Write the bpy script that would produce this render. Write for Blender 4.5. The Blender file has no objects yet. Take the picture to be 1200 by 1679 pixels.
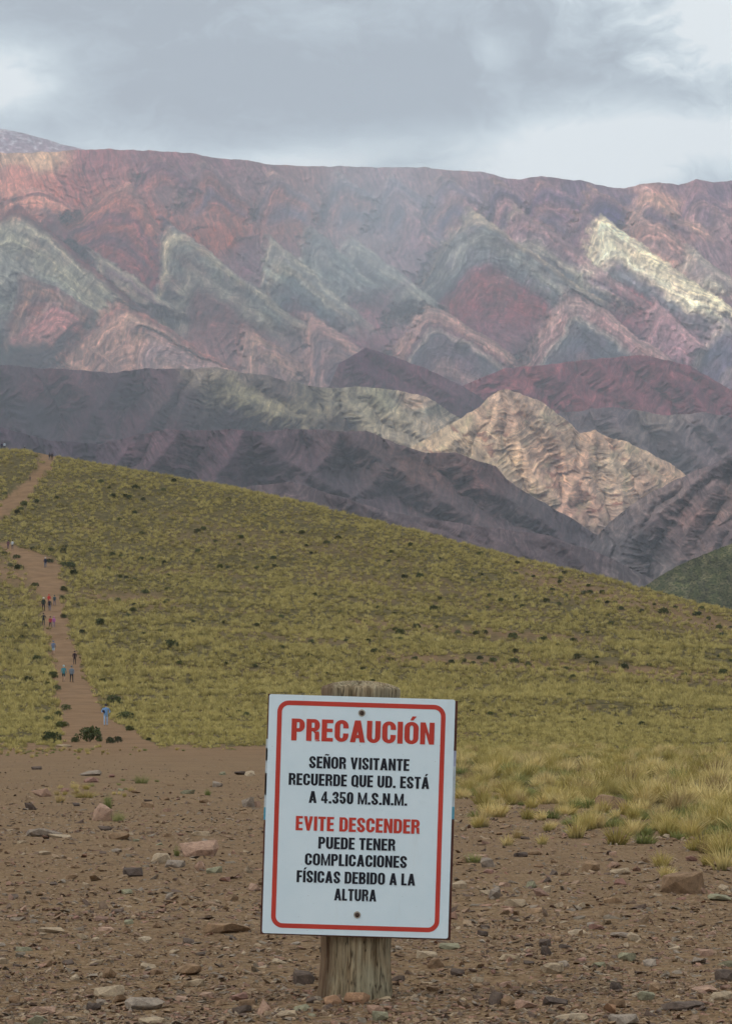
import bpy, bmesh, math, random, time
import numpy as np
from mathutils import Vector, Matrix, Euler
random.seed(7); RNG = np.random.default_rng(7)
S = bpy.context.scene
COL = S.collection
R = math.radians

# ------------------------------------------------------------------ camera, sky, sun, exposure
F = 4000.0; CX = 600.0; HR = 1212.0; CZ = 0.84         # focal length and level row in photograph pixels, eye height
cam_d = bpy.data.cameras.new('camera'); cam = bpy.data.objects.new('camera', cam_d); COL.objects.link(cam)
cam.location = (0, 0, CZ); cam.rotation_euler = (R(90), 0, 0)
cam_d.sensor_fit = 'VERTICAL'; cam_d.sensor_height = 36; cam_d.lens = 36 * F / 1679
cam_d.shift_y = (HR - 839.5) / 1679; cam_d.clip_start = 0.1; cam_d.clip_end = 60000
S.camera = cam
SUN_EL, SUN_AZ = 46.0, -106.0        # azimuth clockwise from +Y: behind the camera and to its left
sv = Vector((math.cos(R(SUN_EL)) * math.sin(R(SUN_AZ)), math.cos(R(SUN_EL)) * math.cos(R(SUN_AZ)), math.sin(R(SUN_EL))))
sd = bpy.data.lights.new('sun', 'SUN'); sd.energy = 4.2; sd.angle = R(2.5); sd.color = (1, .95, .87)
sun = bpy.data.objects.new('sun', sd); COL.objects.link(sun); sun.rotation_euler = sv.to_track_quat('Z', 'Y').to_euler()
S.view_settings.view_transform = 'Standard'; S.view_settings.look = 'None'; S.view_settings.gamma = 1
S.view_settings.use_curve_mapping = False; S.view_settings.exposure = 0.16
S.render.engine = 'CYCLES'
c = S.cycles; c.use_denoising = True; c.max_bounces = 5; c.diffuse_bounces = 3; c.glossy_bounces = 1
c.transmission_bounces = 3; c.volume_bounces = 1; c.transparent_max_bounces = 8; c.caustics_reflective = False; c.caustics_refractive = False

class NT:
    """small helper: maths on sockets of one node tree"""
    def __init__(s, t): s.t = t; s.N = t.nodes; s.L = t.links
    def n(s, typ, **k):
        x = s.N.new(typ)
        for a, b in k.items(): setattr(x, a, b)
        return x
    def put(s, sock, v):
        if hasattr(v, 'is_linked') or hasattr(v, 'links'): s.L.new(v, sock)
        elif v is not None: sock.default_value = v
    def m(s, op, a, b=None, c=None, clamp=False):
        x = s.n('ShaderNodeMath', operation=op, use_clamp=clamp)
        for i, v in enumerate((a, b, c)):
            if v is not None: s.put(x.inputs[i], v)
        return x.outputs[0]
    def vm(s, op, a, b=None):
        x = s.n('ShaderNodeVectorMath', operation=op); s.put(x.inputs[0], a)
        if b is not None: s.put(x.inputs[1], b)
        return x.outputs[0]
    def noise(s, vec, scale, detail=4, rough=.55, dist=0, out='Fac', dim='3D'):
        x = s.n('ShaderNodeTexNoise', noise_dimensions=dim); s.put(x.inputs['Vector'], vec)
        x.inputs['Scale'].default_value = scale; x.inputs['Detail'].default_value = detail
        x.inputs['Roughness'].default_value = rough; x.inputs['Distortion'].default_value = dist
        return x.outputs[out]
    def ramp(s, f, stops, interp='LINEAR'):
        x = s.n('ShaderNodeValToRGB'); e = x.color_ramp; e.interpolation = interp
        while len(e.elements) < len(stops): e.elements.new(.5)
        for el, (p, cc) in zip(e.elements, stops):
            el.position = p; el.color = tuple(cc) + (1,) if len(cc) == 3 else cc
        s.put(x.inputs[0], f); return x.outputs[0]
    def mix(s, f, a, b, mode='MIX'):
        x = s.n('ShaderNodeMix', data_type='RGBA', blend_type=mode)
        s.put(x.inputs[0], f); s.put(x.inputs[6], a); s.put(x.inputs[7], b); return x.outputs[2]
    def smooth(s, v, lo, hi):
        x = s.n('ShaderNodeMapRange', interpolation_type='SMOOTHSTEP')
        s.put(x.inputs[0], v); x.inputs[1].default_value = lo; x.inputs[2].default_value = hi
        return x.outputs[0]

world = bpy.data.worlds.new('World'); S.world = world; world.use_nodes = True
w = NT(world.node_tree); w.N.clear()
sky = w.n('ShaderNodeTexSky', sky_type='NISHITA'); sky.sun_disc = False
sky.sun_elevation = R(SUN_EL); sky.sun_rotation = R(SUN_AZ); sky.altitude = 4300
bg1 = w.n('ShaderNodeBackground'); w.L.new(sky.outputs[0], bg1.inputs[0]); bg1.inputs[1].default_value = .1
tc = w.n('ShaderNodeTexCoord'); sep = w.n('ShaderNodeSeparateXYZ'); w.L.new(tc.outputs['Generated'], sep.inputs[0])
dx, dy, dz = sep.outputs
az = w.m('ARCTAN2', dx, dy); hyp = w.m('SQRT', w.m('ADD', w.m('MULTIPLY', dx, dx), w.m('MULTIPLY', dy, dy)))
el = w.m('ARCTAN2', dz, hyp)
comb = w.n('ShaderNodeCombineXYZ'); w.put(comb.inputs[0], az); w.put(comb.inputs[1], w.m('MULTIPLY', el, 1.7)); comb.inputs[2].default_value = 3.1
P = comb.outputs[0]
P0 = P; wn = w.noise(P, 14, 4, .55, out='Color'); P = w.vm('ADD', P, w.vm('MULTIPLY', w.vm('SUBTRACT', wn, (.5, .5, .5)), (.10, .07, .05)))
n1 = w.noise(P, 9, 7, .6, .1); n2 = w.noise(P, 30, 7, .62, .15); n3 = w.noise(P, 4, 3, .5)
warp = w.m('ADD', w.m('MULTIPLY', w.m('SUBTRACT', n1, .5), .12), w.m('MULTIPLY', w.m('SUBTRACT', n2, .5), .035))
el2 = w.m('ADD', el, w.m('MULTIPLY', warp, .28)); az2 = w.m('ADD', az, warp)
def lobe(a0, e0, sa, se):
    a = w.m('DIVIDE', w.m('SUBTRACT', az2, a0), sa); e = w.m('DIVIDE', w.m('SUBTRACT', el2, e0), se)
    r2 = w.m('ADD', w.m('MULTIPLY', a, a), w.m('MULTIPLY', e, e))
    return w.m('EXPONENT', w.m('MULTIPLY', r2, -1))
# thick flat-bottomed cloud above, brighter air under its base
base = w.smooth(el2, .232, .252)                       # the cloud's base
bright = w.m('SUBTRACT', 1, base)
gap = None
for a0, e0, sa, se, k in ((-.155, .262, .034, .013, 1.15), (.150, .285, .036, .030, 1.2), (.112, .305, .018, .014, .8),
                          (.100, .240, .055, .018, .95), (.135, .25, .02, .02, .6), (.045, .27, .018, .010, .35), (.0, .237, .03, .006, .25)):
    g = w.m('MULTIPLY', lobe(a0, e0, sa, se), k)
    gap = g if gap is None else w.m('MAXIMUM', gap, g)
v = w.m('ADD', w.m('MULTIPLY', bright, .42), w.m('MULTIPLY', gap, .85))
v = w.m('ADD', v, w.m('MULTIPLY', w.m('SUBTRACT', n1, .5), .90))
v = w.m('ADD', v, w.m('MULTIPLY', w.m('SUBTRACT', n3, .5), .35))
v = w.m('ADD', v, w.m('MULTIPLY', w.m('SUBTRACT', n2, .5), .85))
n4 = w.noise(P, 85, 6, .62, .2)
v = w.m('ADD', v, w.m('MULTIPLY', w.m('SUBTRACT', n4, .5), .34))
v = w.m('ADD', v, w.m('MULTIPLY', w.smooth(el2, .25, .34), .16))
v = w.m('SUBTRACT', v, w.m('MULTIPLY', lobe(.0, .262, .09, .012), .12))
v = w.m('SUBTRACT', v, w.m('MULTIPLY', lobe(-.13, .298, .045, .012), .10))
cl = w.ramp(v, [(0.0, (.37, .42, .465)), (.16, (.46, .53, .58)), (.34, (.58, .665, .71)), (.52, (.76, .85, .88)), (.72, (.95, 1.0, 1.0))])
bg2 = w.n('ShaderNodeBackground'); w.L.new(cl, bg2.inputs[0]); bg2.inputs[1].default_value = 1.0
mx = w.n('ShaderNodeMixShader'); mx.inputs[0].default_value = .93
wo = w.n('ShaderNodeOutputWorld'); w.L.new(bg1.outputs[0], mx.inputs[1]); w.L.new(bg2.outputs[0], mx.inputs[2]); w.L.new(mx.outputs[0], wo.inputs[0])

# ------------------------------------------------------------------ helpers
def to_px(X, Y, Z): return CX + F * X / Y, HR - F * (Z - CZ) / Y
def from_px(x, y, D): return ((x - CX) / F * D, D, CZ + (HR - y) / F * D)
def lin(c): return np.power(np.asarray(c, float) / 255.0, 2.2)
def sstep(a, b, x):
    t = np.clip((x - a) / (b - a), 0, 1); return t * t * (3 - 2 * t)

def _hash(ix, iy, s):
    h = (ix.astype(np.int64) * 374761393 + iy.astype(np.int64) * 668265263 + s * 1442695041) & 0xffffffff
    h = ((h ^ (h >> 13)) * 1274126177) & 0xffffffff
    return h ^ (h >> 16)
def perlin(x, y, s=0):
    x0 = np.floor(x); y0 = np.floor(y); fx = x - x0; fy = y - y0
    u = fx * fx * fx * (fx * (fx * 6 - 15) + 10); v = fy * fy * fy * (fy * (fy * 6 - 15) + 10)
    def g(ox, oy):
        a = (_hash(x0 + ox, y0 + oy, s) & 0xffff) / 65536.0 * 2 * np.pi
        return np.cos(a) * (fx - ox) + np.sin(a) * (fy - oy)
    return 1.41 * ((g(0, 0) * (1 - u) + g(1, 0) * u) * (1 - v) + (g(0, 1) * (1 - u) + g(1, 1) * u) * v)
def fbm(x, y, o=4, s=0, r=.5):
    t = 0; a = 1; n = 0
    for i in range(o):
        t = t + a * perlin(x, y, s + i * 17); n += a; a *= r; x = x * 2.03 + 11.3; y = y * 2.03 - 7.7
    return t / n * 1.3
def ridged(x, y, o=5, s=0, r=.55):
    t = 0; a = 1; n = 0; wgt = 1.0
    for i in range(o):
        q = (1 - np.abs(perlin(x, y, s + i * 29)) * 1.9); q = np.clip(q, 0, 1) ** 2
        t = t + a * q * wgt; wgt = np.clip(q * 1.6, 0, 1); n += a; a *= r; x = x * 2.1 + 3.3; y = y * 2.1 + 9.1
    return t / n

def tag(o, label=None, cat=None, group=None, kind=None):
    if label: o['label'] = label
    if cat: o['category'] = cat
    if group: o['group'] = group
    if kind: o['kind'] = kind
    return o
def link(name, me, mats=None, parent=None, loc=None):
    o = bpy.data.objects.new(name, me); COL.objects.link(o)
    if mats is not None and me is not None:
        for m_ in (mats if isinstance(mats, (list, tuple)) else [mats]): me.materials.append(m_)
    if parent is not None: o.parent = parent
    if loc is not None: o.location = loc
    return o
def mesh_np(name, co, quads=None, tris=None, smooth=True, col=None, extra=None):
    me = bpy.data.meshes.new(name); n = len(co)
    me.vertices.add(n); me.vertices.foreach_set('co', np.ascontiguousarray(co, dtype=np.float32).ravel())
    fl = []; tot = []
    if quads is not None and len(quads): fl.append(quads.ravel()); tot.append(np.full(len(quads), 4))
    if tris is not None and len(tris): fl.append(tris.ravel()); tot.append(np.full(len(tris), 3))
    fl = np.concatenate(fl); tot = np.concatenate(tot); st = np.concatenate([[0], np.cumsum(tot)[:-1]])
    me.loops.add(len(fl)); me.loops.foreach_set('vertex_index', fl.astype(np.int32))
    me.polygons.add(len(tot)); me.polygons.foreach_set('loop_start', st.astype(np.int32))
    me.update(calc_edges=True); me.validate()
    if smooth: me.polygons.foreach_set('use_smooth', np.ones(len(me.polygons), bool))
    else: me.polygons.foreach_set('use_smooth', np.zeros(len(me.polygons), bool))
    if col is not None:
        a = me.attributes.new('col', 'FLOAT_COLOR', 'POINT')
        a.data.foreach_set('color', np.concatenate([col, np.ones((n, 1))], 1).astype(np.float32).ravel())
    for k, v in (extra or {}).items():
        a = me.attributes.new(k, 'FLOAT', 'POINT'); a.data.foreach_set('value', v.astype(np.float32).ravel())
    return me
def grid_quads(nr, nc):
    i = np.arange(nr - 1)[:, None] * nc + np.arange(nc - 1)[None, :]
    return np.stack([i, i + nc, i + nc + 1, i + 1], -1).reshape(-1, 4)

def mat(name, rough=.9, spec=.15):
    m_ = bpy.data.materials.new(name); m_.use_nodes = True; t = NT(m_.node_tree)
    b = m_.node_tree.nodes['Principled BSDF']; b.inputs['Roughness'].default_value = rough
    b.inputs['Specular IOR Level'].default_value = spec
    return m_, t, b
def bump(t, b, h, strength, dist):
    x = t.n('ShaderNodeBump'); t.put(x.inputs['Height'], h); x.inputs['Strength'].default_value = strength
    x.inputs['Distance'].default_value = dist; t.L.new(x.outputs[0], b.inputs['Normal'])
def plain(name, col, rough=.85, var=.25, scale=12.0, spec=.15):
    m_, t, b = mat(name, rough, spec); g = t.n('ShaderNodeTexCoord')
    f = t.noise(g.outputs['Object'], scale, 4)
    t.L.new(t.ramp(f, [(.3, [x * (1 - var) for x in col]), (.7, [min(1, x * (1 + var)) for x in col])]), b.inputs['Base Color'])
    return m_

# ------------------------------------------------------------------ the near ground and the grassy hillside
RIDX = [-900, -300, 0, 30, 60, 100, 200, 300, 400, 500, 600, 700, 800, 900, 1000, 1060, 1200, 1500, 2000]
RIDY = [690, 722, 735, 735, 738, 748, 765, 782, 800, 822, 848, 872, 900, 925, 948, 965, 1000, 1070, 1150]
def ridge_row(x): return np.interp(x, RIDX, RIDY)
_xs = np.linspace(-1200, 2400, 721); _k = np.ones(9) / 9
_rr = np.convolve(np.pad(ridge_row(_xs), 4, 'edge'), _k, 'valid')
def crest_Y(x): return np.clip(580 - .12 * x, 380, 660)
GT = np.array([0, .1, .2, .3, .4, .5, .6, .7, .8, .9, 1.0]); GV = GT ** 1.75
def ground_z(X, Y):
    X = np.asarray(X, float); Y = np.asarray(Y, float)
    Ys = np.maximum(Y, 1.0)
    x = CX + F * X / Ys
    yr = crest_Y(x)
    t = np.clip((Y - 40) / (yr - 40), 0, None)
    A = (HR + 3360 / yr) - np.interp(x, _xs, _rr) - 3
    g = np.clip(t, 0, 1.0) ** 1.8
    g = np.where(t > .93, .93 ** 1.8 + (t - .93) * 1.35 - (t - .93) ** 2 * 9.6, g)
    g = np.maximum(g, -6)
    z = A * g / .925 / F * Ys
    z = np.where(t > 1.0, np.maximum(z - (t - 1.0) * 160, -160), z)
    # broad swells on the hill and small unevenness near by
    hill = sstep(110, 260, Y) * (1 - sstep(.9, 1.0, t))
    z = z + hill * (fbm(X / 60, Y / 60, 3, 5) * 1.5 + fbm(X / 14, Y / 14, 2, 9) * .35)
    near = 1 - sstep(60, 140, Y)
    z = z + near * (fbm(X / 2.2, Y / 2.2, 4, 21) * .035 + fbm(X / .35, Y / .5, 4, 31) * .018 * (1 - sstep(12, 40, Y)))
    return z
def solve_ground(x, row, y0=5.0, y1=640.0):
    """the nearest place on the ground seen at that column and row"""
    Ys = np.geomspace(y0, y1, 3000); X = (x - CX) / F * Ys; r = to_px(X, Ys, ground_z(X, Ys))[1]
    k = np.where(r <= row)[0]
    i = k[0] if len(k) else int(np.argmin(r))
    return X[i], Ys[i], float(ground_z(X[i], Ys[i]))

PATH_Y = [1225, 1205, 1180, 1160, 1120, 1080, 1040, 1000, 980, 960, 930, 912, 900, 890]
PATH_L = [95, 104, 98, 96, 90, 84, 76, 72, 68, 58, 38, 18, 5, 0]
PATH_R = [262, 228, 187, 166, 148, 133, 116, 106, 104, 105, 101, 80, 45, 10]
PTH2_Y = [860, 850, 835, 820, 805, 790, 770, 755, 745, 738]
PTH2_L = [-20, -12, -6, 5, 22, 45, 60, 70, 66, 50]
PTH2_R = [-6, 3, 25, 47, 54, 62, 82, 90, 92, 92]
EDGE_X = [-2000, 0, 250, 440, 600, 745, 830, 900, 960, 1090, 1200, 1400, 3000]
EDGE_Y = [1224, 1223, 1222, 1223, 1240, 1288, 1298, 1308, 1316, 1352, 1388, 1450, 1700]
def bare(X, Y, row=None):
    """1 where the soil is bare, 0 under grass"""
    x = CX + F * X / np.maximum(Y, 1)
    if row is None: row = to_px(X, np.maximum(Y, 1), ground_z(X, Y))[1]
    wob = fbm(x / 40, row / 9, 3, 40); wob2 = fbm(x / 14, row / 5, 3, 44) + .6 * fbm(x / 5, row / 2.5, 2, 47)
    e = np.interp(x, EDGE_X, EDGE_Y) + wob * (9 + 16 * sstep(600, 800, x)) + wob2 * (3.5 + 9 * sstep(600, 800, x))
    a = sstep(-2, 3, row - e)
    def band(ys, l, r):
        l_ = np.interp(-row, [-q for q in ys], l) + wob2 * 12 + wob * 6; r_ = np.interp(-row, [-q for q in ys], r) + wob * 8 + wob2 * 8
        return sstep(-2, 2, x - l_) * sstep(-2, 2, r_ - x) * (row <= ys[0]) * (row >= ys[-1])
    a = np.maximum(a, band(PATH_Y, PATH_L, PATH_R)); a = np.maximum(a, band(PTH2_Y, PTH2_L, PTH2_R))
    def streak(x0, y0, x1, y1, wd, amp):
        k = np.clip((x - x0) / (x1 - x0), 0, 1); d = np.abs(row - (y0 + (y1 - y0) * k) + wob * 6) / wd
        ends = sstep(-30, 40, x - x0) * sstep(-30, 40, x1 - x)
        return np.exp(-d * d) * ends * amp
    for q in ((120, 975, 300, 990, 14, .75), (-40, 925, 105, 965, 22, 1.15), (20, 985, 110, 1000, 12, .6), (560, 1020, 1000, 1052, 8, .9), (600, 1075, 1230, 1112, 11, 1.0), (330, 1030, 620, 1060, 6, .5), (620, 985, 900, 1000, 6, .45),
              (840, 935, 1230, 1040, 22, .95), (250, 880, 620, 900, 14, .35), (480, 940, 820, 975, 14, .4), (100, 928, 420, 944, 5, .5),
              (300, 850, 700, 930, 10, .3), (200, 1090, 560, 1110, 8, .3)):
        a = np.maximum(a, streak(*q) * (.7 + .6 * wob2))
    a = np.where(Y < 140, np.maximum(a, 0), np.maximum(a, .45 * sstep(.25, .75, fbm(x / 90, row / 16, 3, 50))))
    return np.clip(a, 0, 1)

def build_ground():
    u = np.linspace(-.27, .27, 800)
    ys = [1.0]
    Yv = list(np.geomspace(1.2, 45, 150)) + list(np.linspace(46, 150, 70)) + list(np.linspace(152, 700, 230)) + [760, 850, 1000, 1200]
    Yv = np.array([-25.0, -10, -3, 0] + Yv)
    U, Y = np.meshgrid(u, Yv); X = U * (np.maximum(Y, 0) + 25)
    Z = ground_z(X, Y)
    x, row = to_px(X, np.maximum(Y, 1), Z)
    bz = np.where(Y < 3, 1.0, bare(X, Y, row))
    # worn path sits a little lower
    me = mesh_np('ground', np.stack([X, Y, Z], -1).reshape(-1, 3), grid_quads(len(Yv), len(u))[:, ::-1], extra={'bare': bz.ravel()})
    m_, t, b = mat('soil_and_turf', .95, .08)
    g = t.n('ShaderNodeNewGeometry').outputs['Position']
    at = t.n('ShaderNodeAttribute', attribute_name='bare').outputs['Fac']
    gsep = t.n('ShaderNodeSeparateXYZ'); t.L.new(g, gsep.inputs[0])
    far = t.smooth(gsep.outputs[1], 60, 140)
    flat = t.vm('MULTIPLY', g, (1, .45, 1))
    big = t.noise(g, .55, 5, .6); med = t.noise(g, 9, 6, .65); fine = t.noise(g, 120, 5, .7)
    mott = t.m('ADD', t.m('MULTIPLY', big, .45), t.m('MULTIPLY', med, .55))
    soil = t.ramp(mott, [(.34, (.13, .074, .034)), (.47, (.21, .122, .055)), (.56, (.27, .165, .074)), (.68, (.33, .21, .10))])
    soil = t.mix(t.smooth(fine, .38, .62), t.mix(.55, soil, (.10, .068, .045, 1)), soil)
    speck = t.n('ShaderNodeTexVoronoi', feature='F1'); t.put(speck.inputs['Vector'], g); speck.inputs['Scale'].default_value = 55
    sc_ = t.ramp(t.m('FRACT', t.m('MULTIPLY', speck.outputs['Color'], 3.0)), [(0, (.10, .066, .04)), (.35, (.20, .13, .075)), (.65, (.31, .215, .125)), (.85, (.28, .17, .11)), (1, (.36, .29, .20))])
    soil = t.mix(.5, soil, sc_)
    farsoil = t.ramp(t.noise(g, .35, 6, .65), [(.35, (.18, .105, .056)), (.65, (.255, .155, .084))])
    soil = t.mix(far, soil, farsoil)
    turf = t.ramp(t.noise(g, 1.1, 6, .7), [(.34, (.045, .038, .015)), (.48, (.085, .068, .026)), (.60, (.16, .12, .05)), (.72, (.26, .19, .09))])  # turf kept dark in place of shadow between the tussocks
    t.L.new(t.mix(at, turf, soil), b.inputs['Base Color'])
    h = t.m('ADD', t.m('MULTIPLY', fine, .35), t.m('ADD', t.m('MULTIPLY', med, 1.0), t.m('MULTIPLY', speck.outputs['Distance'], -.8)))
    bump(t, b, h, .8, .02)
    o = link('ground', me, m_); tag(o, kind='structure')
    return o
T0 = time.time(); build_ground(); print('ground', time.time() - T0)

# a low valley floor that the hill and mountains stand on
def valley():
    n = 48; ang = np.linspace(0, 2 * np.pi, n, endpoint=False); co = [(0, 0, -175)]
    for r_ in (300, 2500, 9000):
        for a in ang: co.append((r_ * math.cos(a), r_ * math.sin(a), -175 - (r_ > 8000) * 5))
    tris = [(0, 1 + i, 1 + (i + 1) % n) for i in range(n)]
    q = []
    for k in range(2):
        for i in range(n): a_ = 1 + k * n; q.append((a_ + i, a_ + n + i, a_ + n + (i + 1) % n, a_ + (i + 1) % n))
    me = mesh_np('valley_floor', np.array(co, float), np.array(q), np.array(tris))
    tag(link('valley_floor', me, plain('valley_soil', (.16, .12, .09), .95, .3, .01)), kind='structure')
valley()

# ------------------------------------------------------------------ mountains
m_rock, t, b = mat('mountain_rock', .97, .05)
g = t.n('ShaderNodeNewGeometry').outputs['Position']
at = t.n('ShaderNodeAttribute', attribute_name='col').outputs['Color']
f1 = t.noise(g, .02, 8, .68); f2 = t.noise(t.vm('MULTIPLY', g, (1, .6, .35)), .09, 5, .7)
cc = t.mix(1.0, at, t.ramp(f1, [(.32, (.66, .66, .68)), (.5, (1, 1, 1)), (.68, (1.32, 1.3, 1.26))]), 'MULTIPLY')
cc = t.mix(1.0, cc, t.ramp(f2, [(.36, (.62, .63, .66)), (.62, (1.28, 1.26, 1.23))]), 'MULTIPLY')
t.L.new(cc, b.inputs['Base Color'])
bd = t.n('ShaderNodeAttribute', attribute_name='bed').outputs['Fac']
cv = t.n('ShaderNodeCombineXYZ'); t.put(cv.inputs[0], t.m('MULTIPLY', bd, .22)); gs = t.n('ShaderNodeSeparateXYZ'); t.L.new(g, gs.inputs[0])
t.put(cv.inputs[1], t.m('MULTIPLY', gs.outputs[0], .006)); t.put(cv.inputs[2], t.m('MULTIPLY', gs.outputs[2], .006))
fb = t.noise(cv.outputs[0], 1.0, 5, .7)
cc = t.mix(1.0, cc, t.ramp(fb, [(.31, (.42, .42, .46)), (.43, (.80, .80, .83)), (.54, (1.1, 1.08, 1.05)), (.66, (1.75, 1.68, 1.56))]), 'MULTIPLY')
t.L.new(cc, b.inputs['Base Color'])
bump(t, b, t.m('ADD', t.m('MULTIPLY', fb, 1.0), t.m('MULTIPLY', f2, .6)), .3, 10)

def relief(name, x0, x1, dxp, top, bot, drow, D_top, D_bot, shape, paint, curve=1.0, bed=None):
    xs = np.arange(x0, x1 + dxp, dxp); hmax = float(np.max(bot(xs) - top(xs)))
    nr = int(hmax / drow) + 2; v = np.linspace(0, 1, nr)
    x = np.broadcast_to(xs[None, :], (nr, len(xs))).copy(); y = top(xs)[None, :] + v[:, None] * (bot(xs) - top(xs))[None, :]
    V = np.broadcast_to(v[:, None], x.shape)
    D = D_top + (D_bot - D_top) * V ** curve - shape(x, y)
    if bed is None and not hasattr(spurs, 'u'): spurs.u = x * 0
    P3 = np.stack(from_px(x, y, D), -1)
    # the far side of the crest
    back = P3[:1] + np.array([0, 350, -260.]); back2 = P3[:1] + np.array([0, 900, -900.])
    P3 = np.concatenate([back2, back, P3], 0); C = paint(x, y); C = np.concatenate([C[:1], C[:1], C], 0)
    bd = (bed(x, y) if bed else spurs.u); bd = np.concatenate([bd[:1], bd[:1], bd], 0)
    me = mesh_np(name, P3.reshape(-1, 3), grid_quads(nr + 2, len(xs)), col=np.clip(C, .005, .9).reshape(-1, 3), extra={'bed': bd.ravel()})
    return tag(link(name, me, m_rock), kind='structure')

def pl(pts):
    a = np.array(pts, float); return lambda x: np.interp(x, a[:, 0], a[:, 1])
def crag(pts, amp, sc, s, o=4):
    f = pl(pts); return lambda x: f(x) + fbm(x / sc, x * 0 + 3.3 + s, o, s) * amp
HZ = np.array([.080, .105, .130]); TR = .70; EE = .97
def alb(c, k=1.0):
    """rock colour of a photographed colour, some shading left in, with the air in front of it taken off (k: how far away, 1 = the main range)"""
    a = (lin(c) - HZ * k) / ((1 - (1 - TR) * k) * EE); g_ = a.mean(-1, keepdims=True)
    return np.clip((g_ + (a - g_) * (.66 + .3 * (1 - k))) * np.array([1.05, 1.0, .94]), .012, .85)

def erosion_tile(n=200, seed=1, it=60, K=.12, tilt=.1, diff=.02, U=1.0):
    """a block of land cut by streams: ridges and branching valleys, heights in grid units"""
    rng = np.random.default_rng(seed)
    B, A = np.mgrid[0:n, 0:n].astype(float)
    h = (n - B) * tilt + 3 * fbm(A / 25, B / 25, 5, seed, .6) + rng.random((n, n)) * .6
    N = n * n; idx = np.arange(N).reshape(n, n); up = np.full((n, n), U); up[-1] = 0
    for k in range(it):
        best = np.zeros((n, n)); rc = idx.copy()
        hp = np.pad(h, 1, constant_values=1e9); ip = np.pad(idx, 1)
        hp[1:-1, 0] = h[:, -1]; hp[1:-1, -1] = h[:, 0]; ip[1:-1, 0] = idx[:, -1]; ip[1:-1, -1] = idx[:, 0]
        jit = rng.random((8, n, n)) * .5 + .75; q_ = 0
        for a in (-1, 0, 1):
            for b in (-1, 0, 1):
                if a or b:
                    sl_ = (h - hp[1 + a:1 + a + n, 1 + b:1 + b + n]) / math.hypot(a, b) * jit[q_]; q_ += 1
                    q = sl_ > best; best = np.where(q, sl_, best); rc = np.where(q, ip[1 + a:1 + a + n, 1 + b:1 + b + n], rc)
        rc[-1] = idx[-1]; r_ = rc.ravel().tolist(); ol = np.argsort(h.ravel()).tolist()
        ar = [1.0] * N
        for i in reversed(ol):
            j = r_[i]
            if j != i: ar[j] += ar[i]
        f_ = (K * np.sqrt(np.array(ar))).tolist(); hh = (h + up).ravel().tolist()
        for i in ol:
            j = r_[i]
            if j != i and hh[j] < hh[i]: hh[i] = (hh[i] + f_[i] * hh[j]) / (1 + f_[i])
        h = np.array(hh).reshape(n, n)
        lp = np.pad(h, 1, mode='edge'); h = h + diff * (lp[2:, 1:-1] + lp[:-2, 1:-1] + lp[1:-1, 2:] + lp[1:-1, :-2] - 4 * h)
    return h

TN = 320; TILE = erosion_tile(TN, 4, 60, .30, .3, .035)
TILE = TILE - np.linspace(TILE[:8].mean(), TILE[-8:].mean(), TN)[:, None]
_k2 = np.hanning(93); _k2 /= _k2.sum()
_tb = np.apply_along_axis(lambda v: np.convolve(np.pad(v, 46, 'reflect'), _k2, 'valid'), 0, TILE)
_tb = np.apply_along_axis(lambda v: np.convolve(np.pad(v, 46, 'wrap'), _k2, 'valid'), 1, _tb)
TILE = TILE - _tb; TILE = np.clip(TILE / TILE.std(), -2.2, 2.8) * .5
def tile_at(x, y, px=2.0, sl=0.0, ox=0, oy=0, wob=0.0, s=0):
    if wob: x, y = x + fbm(x / 70, y / 70, 3, s) * wob, y + fbm(x / 70, y / 70, 3, s + 1) * wob
    u = ((x + sl * y) / px + ox) % TN; v = (y / px + oy) % (2 * (TN - 12)); v = np.where(v > TN - 12, 2 * (TN - 12) - v, v) + 4
    ix = u.astype(int) % TN; iy = np.clip(v.astype(int), 0, TN - 2); fx = u - np.floor(u); fy = v - iy; jx = (ix + 1) % TN
    return (TILE[iy, ix] * (1 - fx) + TILE[iy, jx] * fx) * (1 - fy) + (TILE[iy + 1, ix] * (1 - fx) + TILE[iy + 1, jx] * fx) * fy
def spurs(x, y, spines, c, s, rib=1.0, cap=90, lean=.5):
    """ridge lines (pixel polylines) whose sides fall away, with ribs and gullies running down both sides"""
    wx = fbm(x / 45, y / 45, 4, s) * 10; wy = fbm(x / 45, y / 45, 4, s + 1) * 10; X = x + wx; Y = y + wy
    best = np.full(x.shape, -1e9); T = np.zeros(x.shape); Dd = np.full(x.shape, 1e3)
    for n_, sp in enumerate(spines):
        t0 = 0
        for (ax, ay), (bx, by) in zip(sp[:-1], sp[1:]):
            L = math.hypot(bx - ax, by - ay); k = np.clip(((X - ax) * (bx - ax) + (Y - ay) * (by - ay)) / L / L, 0, 1)
            px, py = ax + k * (bx - ax), ay + k * (by - ay)
            d = np.sqrt((X - px) ** 2 + ((Y - py) * .8) ** 2 + 6)
            sc_ = -d - .06 * (t0 + k * L)
            q = sc_ > best; best = np.where(q, sc_, best); side = np.sign((X - ax) * (by - ay) - (Y - ay) * (bx - ax))
            T = np.where(q, t0 + k * L + n_ * 311 + side * 57, T); Dd = np.where(q, d, Dd); t0 += L
    dd = cap * (1 - np.exp(-Dd / cap))
    u = T + lean * Dd
    rb = ridged(u / 15, Dd / 75 + n_ * 0, 3, s + 5) - .4; rf = ridged(u / 5.5 + 7, Dd / 34, 3, s + 6) - .4
    spurs.u = u * 1.0 + fbm(x / 20, y / 20, 3, s + 2) * 6
    return c * (-dd + rib * (rb * np.minimum(Dd, 40) * .62 + rf * np.minimum(Dd, 14) * .30))
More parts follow.
